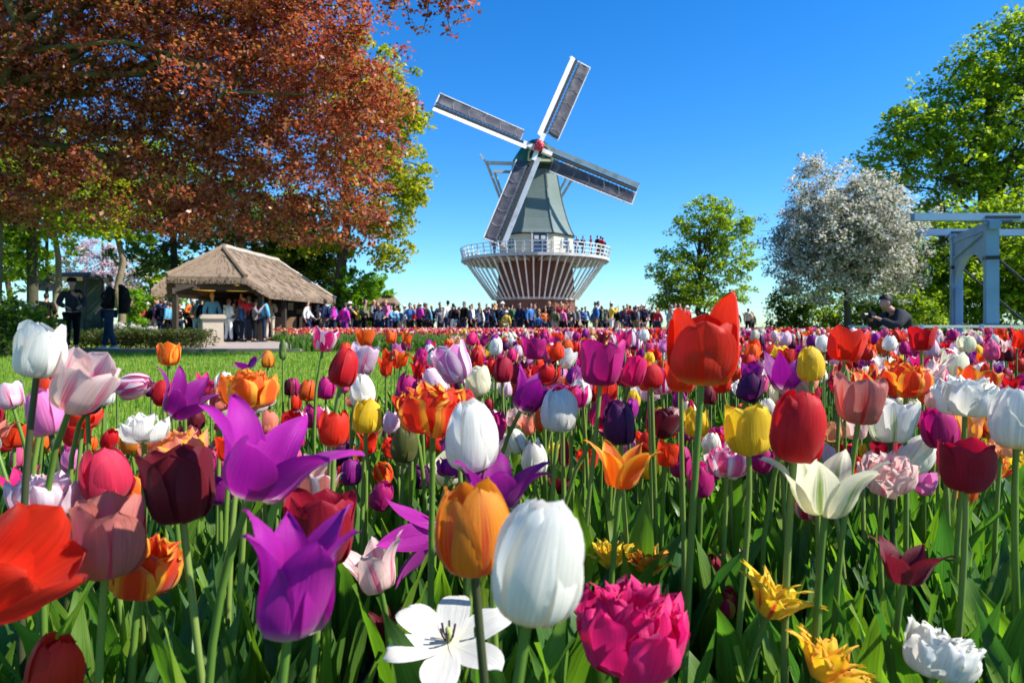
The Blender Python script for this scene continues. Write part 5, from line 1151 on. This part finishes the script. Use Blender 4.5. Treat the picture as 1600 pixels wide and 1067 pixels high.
# ---- the others: sampled over the bed, the largest ones are things, the rest one mass
KW = [('cup', 26), ('egg', 22), ('goblet', 20), ('lily', 12), ('double', 13), ('bud', 3), ('parrot', 4)]
CW = [('red', 9), ('scarlet', 9), ('orangered', 8), ('orange', 7), ('magenta', 11), ('hotpink', 5), ('pink', 7), ('rosewhite', 6), ('white', 13), ('cream', 6), ('yellow', 6), ('purple', 6), ('violet', 4), ('darkpurple', 3), ('maroon', 6), ('crimson', 7), ('salmon', 4), ('palepink', 4), ('lilacpink', 3), ('peach', 3)]
def wpick(W_, r): 
    tot = sum(w for _, w in W_); x = r.random()*tot
    for k, w in W_:
        x -= w
        if x <= 0: return k
    return W_[0][0]
fr = random.Random(4242)
cand = []
placed = [(h[3].x, h[3].y) for h in HB]
grid = {}
def near_ok(x, y, dmin):
    k = (int(x/.2), int(y/.2))
    for i in (-1, 0, 1):
        for j in (-1, 0, 1):
            for (a, b_) in grid.get((k[0]+i, k[1]+j), ()):
                if (a-x)**2+(b_-y)**2 < dmin*dmin: return False
    grid.setdefault(k, []).append((x, y)); return True
for x, y in placed: grid.setdefault((int(x/.2), int(y/.2)), []).append((x, y))
def sample(d0, d1, dens, dmin):
    n = int(dens*.5*(d1*d1-d0*d0)*1.7); out = []
    for _ in range(n):
        d = math.sqrt(fr.uniform(d0*d0, d1*d1)); x = d*fr.uniform(-.85, .85)
        out.append((x, d))
    m = inpoly([p[0] for p in out], [p[1] for p in out], MAINBED)
    return [p for p, k in zip(out, m) if k and near_ok(p[0], p[1], dmin)]
man = ph.location
pts = sample(.95, 1.75, 520, .046)+sample(1.75, 3.4, 420, .056)+sample(3.4, 9, 150, .075)
for (x, d) in pts:
    if math.hypot(x-man.x, d-man.y) < .5: continue
    kind = wpick(KW, fr); colr = wpick(CW, fr)
    z = fr.gauss(.425, .05)+(.02 if d > 3 else 0); H = fr.uniform(.044, .068)*(.8 if kind in ('bud', 'double') else 1)
    if d < 2.0 and fr.random() < .85: z = EYE-(fr.uniform(590, 790)-HY)/F*d; H *= .88
    z = min(max(z, .25), .53); px = 800+x/d*F; py = HY-(z+H*.5-EYE)/d*F; hp = F*H/d
    bad = False
    for (hx_, hy_, hh, ht, hd_) in HB:
        if d < hd_ and abs(px-hx_) < hh*.38+hp*.25 and abs(py-hy_) < hh*.38+hp*.3: bad = True; break
    if bad: continue
    if d < 2.6 and px < 650 and py < 600: continue
    cand.append((d, x, z, kind, colr, H, px, py))
cand.sort()
inview = [c for c in cand if -15 < c[6] < 1615]
NIND = 300-len(HEROES)
ind = inview[:NIND]; rest = inview[NIND:]
cname = {'red': 'red', 'scarlet': 'scarlet', 'orangered': 'orange red', 'orange': 'orange', 'magenta': 'magenta', 'hotpink': 'hot pink', 'pink': 'pink', 'rosewhite': 'rosy white', 'white': 'white', 'cream': 'cream', 'yellow': 'yellow', 'purple': 'purple', 'violet': 'violet', 'darkpurple': 'blackish purple', 'maroon': 'maroon', 'crimson': 'crimson', 'salmon': 'salmon', 'palepink': 'pale pink', 'lilacpink': 'lilac pink', 'peach': 'peach'}
kname = {'cup': 'rounded', 'egg': 'egg shaped', 'goblet': 'open cupped', 'lily': 'pointed', 'double': 'ruffled double', 'bud': 'closed', 'parrot': 'frayed'}
LM = [(264, 553, 'the lone orange tulip by the lawn'), (425, 700, 'the wide purple tulip'), (538, 573, 'the glossy red tulip'), (676, 640, 'the broad scarlet tulip'), (736, 680, 'the tall white tulip'), (708, 568, 'the mauve streaked tulip'), (830, 612, 'the purple drooping tulip'),
      (874, 641, 'the smooth white tulip'), (940, 567, 'the tall magenta tulip'), (970, 660, 'the nearly black tulip'), (973, 722, 'the flaring orange tulip'), (1100, 545, 'the tall scarlet tulip'), (1168, 672, 'the clear yellow tulip'), (1246, 666, 'the big red tulip'), (1226, 602, 'the spidery purple tulip'),
      (1346, 625, 'the striped brownish tulip'), (1392, 656, 'the green flamed tulip'), (1415, 594, 'the ruffled orange tulip'), (1510, 728, 'the wide deep red tulip'), (1508, 619, 'the fluffy white tulip'), (1440, 529, 'the photographer\'s red tulip'), (1592, 652, 'the tall white edge tulip'), (280, 757, 'the large maroon tulip'), (495, 757, 'the dusky salmon tulip'), (990, 985, 'the hot pink double tulip'), (1418, 872, 'the wine red tulip')]
seen_l = {}
def relword(dx, dy):
    if abs(dx) > 1.6*abs(dy): return 'to the left of' if dx < 0 else 'to the right of'
    if abs(dy) > 1.6*abs(dx): return 'just above' if dy < 0 else 'just below'
    return ('above and left of' if dx < 0 else 'above and right of') if dy < 0 else ('below and left of' if dx < 0 else 'below and right of')
MK = [('plain', 6), ('palebase', 2), ('yellowbase', 1), ('whiteedge', 1), ('yellowedge', 1)]
for i, (d, x, z, kind, colr, H, px, py) in enumerate(ind):
    mk = wpick(MK, fr)
    if mk == 'yellowedge' and colr not in ('red', 'scarlet', 'orange', 'orangered', 'yellow', 'salmon'): mk = 'plain'
    if mk == 'whiteedge' and colr not in ('pink', 'magenta', 'hotpink', 'purple', 'lilacpink', 'red'): mk = 'plain'
    if colr in ('white', 'cream') and fr.random() < .25: mk = 'greenflame'
    nr_ = sorted(LM, key=lambda l: (l[0]-px)**2+((l[1]-py)*1.3)**2)
    lb = None
    for a_ in nr_[:3]:
        l_ = '%s %s tulip %s %s' % (cname[colr], kname[kind], relword(px-a_[0], py-a_[1]), a_[2])
        if l_ not in seen_l: lb = l_; break
    if lb is None: lb = '%s, %s' % (l_, 'stripy edged' if mk.endswith('edge') else 'smaller'); lb = '%s %s tulip %s %s' % (cname[colr], kname[kind], 'crowded among others near', nr_[0][2]) 
    seen_l[lb] = 1
    az = fr.uniform(0, 6.28); ln = abs(fr.gauss(0, .23))
    build_tulip(Vector((x-.12*ln*math.cos(az), d-.12*ln*math.sin(az), 0)), Vector((x, d, z)), kind, colr, H, ln, az, mk, lb, 'mixed tulips in the big flower bed', 1, 2, fr.uniform(-.05, .14) if kind != 'lily' else fr.uniform(0, .3), seed=i+900)
# ---- mass of the rest
petmass = petalmat('petal_mass', src='ATTR')
stem_far = leafmat('stem_mass', [(.07, .17, .03), (.15, .24, .06)], .15, (1.3, 1.5, .8), .5)
def far_bed(name, label, items, lod, leaves=2, lod_n=None):
    """items: arrays x, y, z, H, kind index, rgb"""
    VV = []; FF = []; CC = []; PU = []; PV = []; base = 0
    X = np.array([i[0] for i in items]); Y = np.array([i[1] for i in items]); Z = np.array([i[2] for i in items]); Hh = np.array([i[3] for i in items]); K = np.array([i[4] for i in items]); RGB = np.array([i[5] for i in items])
    n = len(X); az = nr.uniform(0, 6.28, n); lean = np.abs(nr.normal(0, .27, n)); spin = nr.uniform(0, 6.28, n)
    B_ = rotz(az) @ rotx(lean) @ rotz(spin); B_ = B_*Hh[:, None, None]; T = np.stack([X, Y, Z], 1)
    for k in sorted(set(K)):
        sel = np.where(K == k)[0]
        if lod == 1:
            pv_, pf_, pu_, ps_ = petal_arrays(k if k not in ('double', 'parrot', 'peony') else 'dbl', 5, 4, 5, .0 if k not in ('double', 'parrot') else .12)
            sets = []
            cnt = 6 if k not in ('double', 'parrot') else 9
            for q in range(cnt):
                a = 2*math.pi*q/cnt+(.35 if q % 2 else 0)*(cnt > 6); s_ = 1-.06*(q % 2) if cnt == 6 else (1, .85, .6)[q % 3]
                m = np.array([[math.cos(a), -math.sin(a), 0], [math.sin(a), math.cos(a), 0], [0, 0, 1]])*s_; m[:, 2] /= s_**.3; sets.append(pv_ @ m.T)
            tv_ = np.concatenate(sets); tf_ = np.concatenate([pf_+q*len(pv_) for q in range(cnt)]); tu = np.tile(pu_, cnt); ts = np.tile(ps_, cnt)
        else:      # six-sided cup with a toothed rim
            t_ = []
            for j, (r_, z_) in enumerate(((.06, 0), (.36, .3), (.38, .7))):
                for q in range(6): t_.append((r_*math.cos(q*math.pi/3+.5*j), r_*math.sin(q*math.pi/3+.5*j), z_))
            for q in range(6): t_.append((.24*math.cos(q*math.pi/3+1.5), .24*math.sin(q*math.pi/3+1.5), 1.0-.2*(q % 2)))
            tv_ = np.array(t_); tf_ = np.array([(j*6+q, j*6+(q+1) % 6, (j+1)*6+(q+1) % 6, (j+1)*6+q) for j in range(3) for q in range(6)]); tu = np.repeat([0, .3, .7, 1], 6); ts = np.zeros(24)
        v, f = scatter(tv_, tf_, B_[sel], T[sel]); VV.append(v); FF.append(f+base); base += len(v)
        CC.append(np.repeat(RGB[sel], len(tv_), axis=0)); PU.append(np.tile(tu, len(sel))); PV.append(np.tile(ts, len(sel)))
    V = np.concatenate(VV); cc = np.concatenate(CC); cc = np.concatenate([cc, np.ones((len(cc), 1))], 1)
    t = empty(name, (0, 0, 0)); tag(t, label, 'tulip bed', kind='stuff')
    o = link('blooms', np_mesh('blooms', V, np.concatenate(FF), [petmass], lod == 1, {'col': ('FLOAT_COLOR', cc), 'pu': ('FLOAT', np.concatenate(PU)), 'pv': ('FLOAT', np.concatenate(PV))}), t); o['kind'] = 'stuff'
    # stems: thin three sided
    st = np.array([(r_*math.cos(q*2.094), r_*math.sin(q*2.094), z_) for z_, r_ in ((0, .004), (1, .003)) for q in range(3)]); sf = np.array([(q, (q+1) % 3, 3+(q+1) % 3, 3+q) for q in range(3)])
    M = np.zeros((n, 3, 3)); M[:, 0, 0] = M[:, 1, 1] = 1; M[:, 2, 2] = Z+.003; M[:, 0, 2] = 0
    T0 = np.stack([X, Y, 0*X], 1); v, f = scatter(st, sf, M, T0)
    o = link('stems', np_mesh('stems', v, f, [stem_far], False, {'rnd': ('FLOAT', np.repeat(nr.rand(n), 6))}), t); o['kind'] = 'stuff'
    if leaves:
        Vs, Fs, Rn = [], [], []; b0 = 0
        for li in range(4):
            lv, lf, _, _ = leaf_arrays(li+20, 4 if lod == 1 else 3, 2 if lod == 1 else 1, L=.29, W=.028 if lod == 1 else .034, bend=.15+.2*li)
            m = int(n*leaves/4); idx = nr.choice(n, m, replace=m > n)
            s_ = nr.uniform(.75, 1.15, m)
            MM = rotz(nr.uniform(0, 6.28, m))*s_[:, None, None]; TT = T0[idx]+nr.normal(0, .015, (m, 3))*[1, 1, 0]
            v, f = scatter(lv, lf, MM, TT); Vs.append(v); Fs.append(f+b0); b0 += len(v); Rn.append(np.repeat(nr.rand(m), len(lv)))
        o = link('leaves', np_mesh('leaves', np.concatenate(Vs), np.concatenate(Fs), [leaf_far], True, {'rnd': ('FLOAT', np.concatenate(Rn))}), t); o['kind'] = 'stuff'
    return t
def rgb(colr):
    c = C[colr]; j = fr.uniform(.85, 1.12); return [min(1, v*j) for v in c]
items = [(x, d, z, H*(1.2 if kind == 'bud' else 1), kind, rgb(colr)) for (d, x, z, kind, colr, H, px, py) in rest]
far_bed('mixed_tulips', 'countless mixed tulips filling the middle of the big flower bed', items, 1, 2.2)
it2 = []
CWF = CW
CWP = [('salmon', 8), ('pink', 8), ('scarlet', 9), ('orangered', 8), ('orange', 6), ('yellow', 5), ('palepink', 5), ('white', 6), ('crimson', 6), ('red', 7), ('magenta', 4), ('cream', 3), ('purple', 2)]
def farsample(d0, d1, dens):
    n = int(dens*.5*(d1*d1-d0*d0)*1.7)
    d = np.sqrt(nr.uniform(d0*d0, d1*d1, n)); x = d*nr.uniform(-.85, .85, n); m = inpoly(x, d, MAINBED); return list(zip(x[m], d[m]))
for (x, d) in farsample(9, 16, 75)+farsample(16, 24, 45)+farsample(24, 37, 22):
    if math.hypot(x-man.x, d-man.y) < .5: continue
    left = x < d*.10 and d > 14; z = fr.gauss(.43, .028)
    it2.append((x, d, z, fr.uniform(.055, .075)*(1.15 if d > 20 else 1), 'cup', rgb(wpick(CWP if left or d > 18 else CWF, fr))))
far_bed('distant_tulips', 'distant band of red, orange and pink tulips before the crowd', it2, 2, 1.6)
# ---- low foliage between the near stems
n = 2600
fd_ = np.sqrt(nr.uniform(.46**2, 3.4**2, n)); fx = fd_*nr.uniform(-.95, .95, n); m = inpoly(fx, fd_, MAINBED); fx, fd_ = fx[m], fd_[m]
fn = 1250
fd2 = np.sqrt(nr.uniform(.46**2, 1.5**2, fn)); fx2 = fd2*nr.uniform(-.9, .9, fn); fx = np.concatenate([fx, fx2]); fd_ = np.concatenate([fd_, fd2])
keep = np.ones(len(fx), bool); fpx = 800+fx/fd_*F
for (hx_, hy_, hh, ht, hd_) in HB:
    if hy_ > 740: keep &= ~((fd_ < hd_+.02) & (fd_ > hd_-.5) & (np.abs(fpx-hx_) < hh*.5+22/fd_) & (HY+(EYE-.33)/fd_*F < hy_+hh*.4))
fx, fd_ = fx[keep], fd_[keep]; n = len(fx)
Vs, Fs, Rn, PUs, PVs = [], [], [], [], []; b0 = 0
for li in range(8):
    lv, lf, lu, ls_ = leaf_arrays(li+40, 8, 4, L=.225+.01*li, W=.012+.0026*li, bend=.04+.055*li, twist=.6)
    idx = np.arange(li, n, 8); m = len(idx); s_ = nr.uniform(.7, 1.15, m); s_ = np.where(fd_[idx] < .75, np.minimum(s_, .95), s_)
    v, f = scatter(lv, lf, rotz(nr.uniform(0, 6.28, m)) @ rotx(nr.normal(0, .1, m))*s_[:, None, None], np.stack([fx[idx], fd_[idx], np.full(m, -.01)], 1))
    Vs.append(v); Fs.append(f+b0); b0 += len(v); Rn.append(np.repeat(nr.rand(m), len(lv))); PUs.append(np.tile(lu, m)); PVs.append(np.tile(ls_, m))
leaf_near = leafmat('tulip_leaf_near', [(.035, .10, .03), (.065, .155, .035), (.11, .21, .025), (.17, .27, .028)], .42, (1.7, 2.1, .7), .40, attr='rnd', spec=.35, veins=True)
tag(link('tulip_foliage', np_mesh('tulip_foliage', np.concatenate(Vs), np.concatenate(Fs), [leaf_near], True, {'rnd': ('FLOAT', np.concatenate(Rn)), 'pu': ('FLOAT', np.concatenate(PUs)), 'pv': ('FLOAT', np.concatenate(PVs))})), 'dense green tulip leaves covering the soil under the near blooms', 'foliage', kind='stuff')
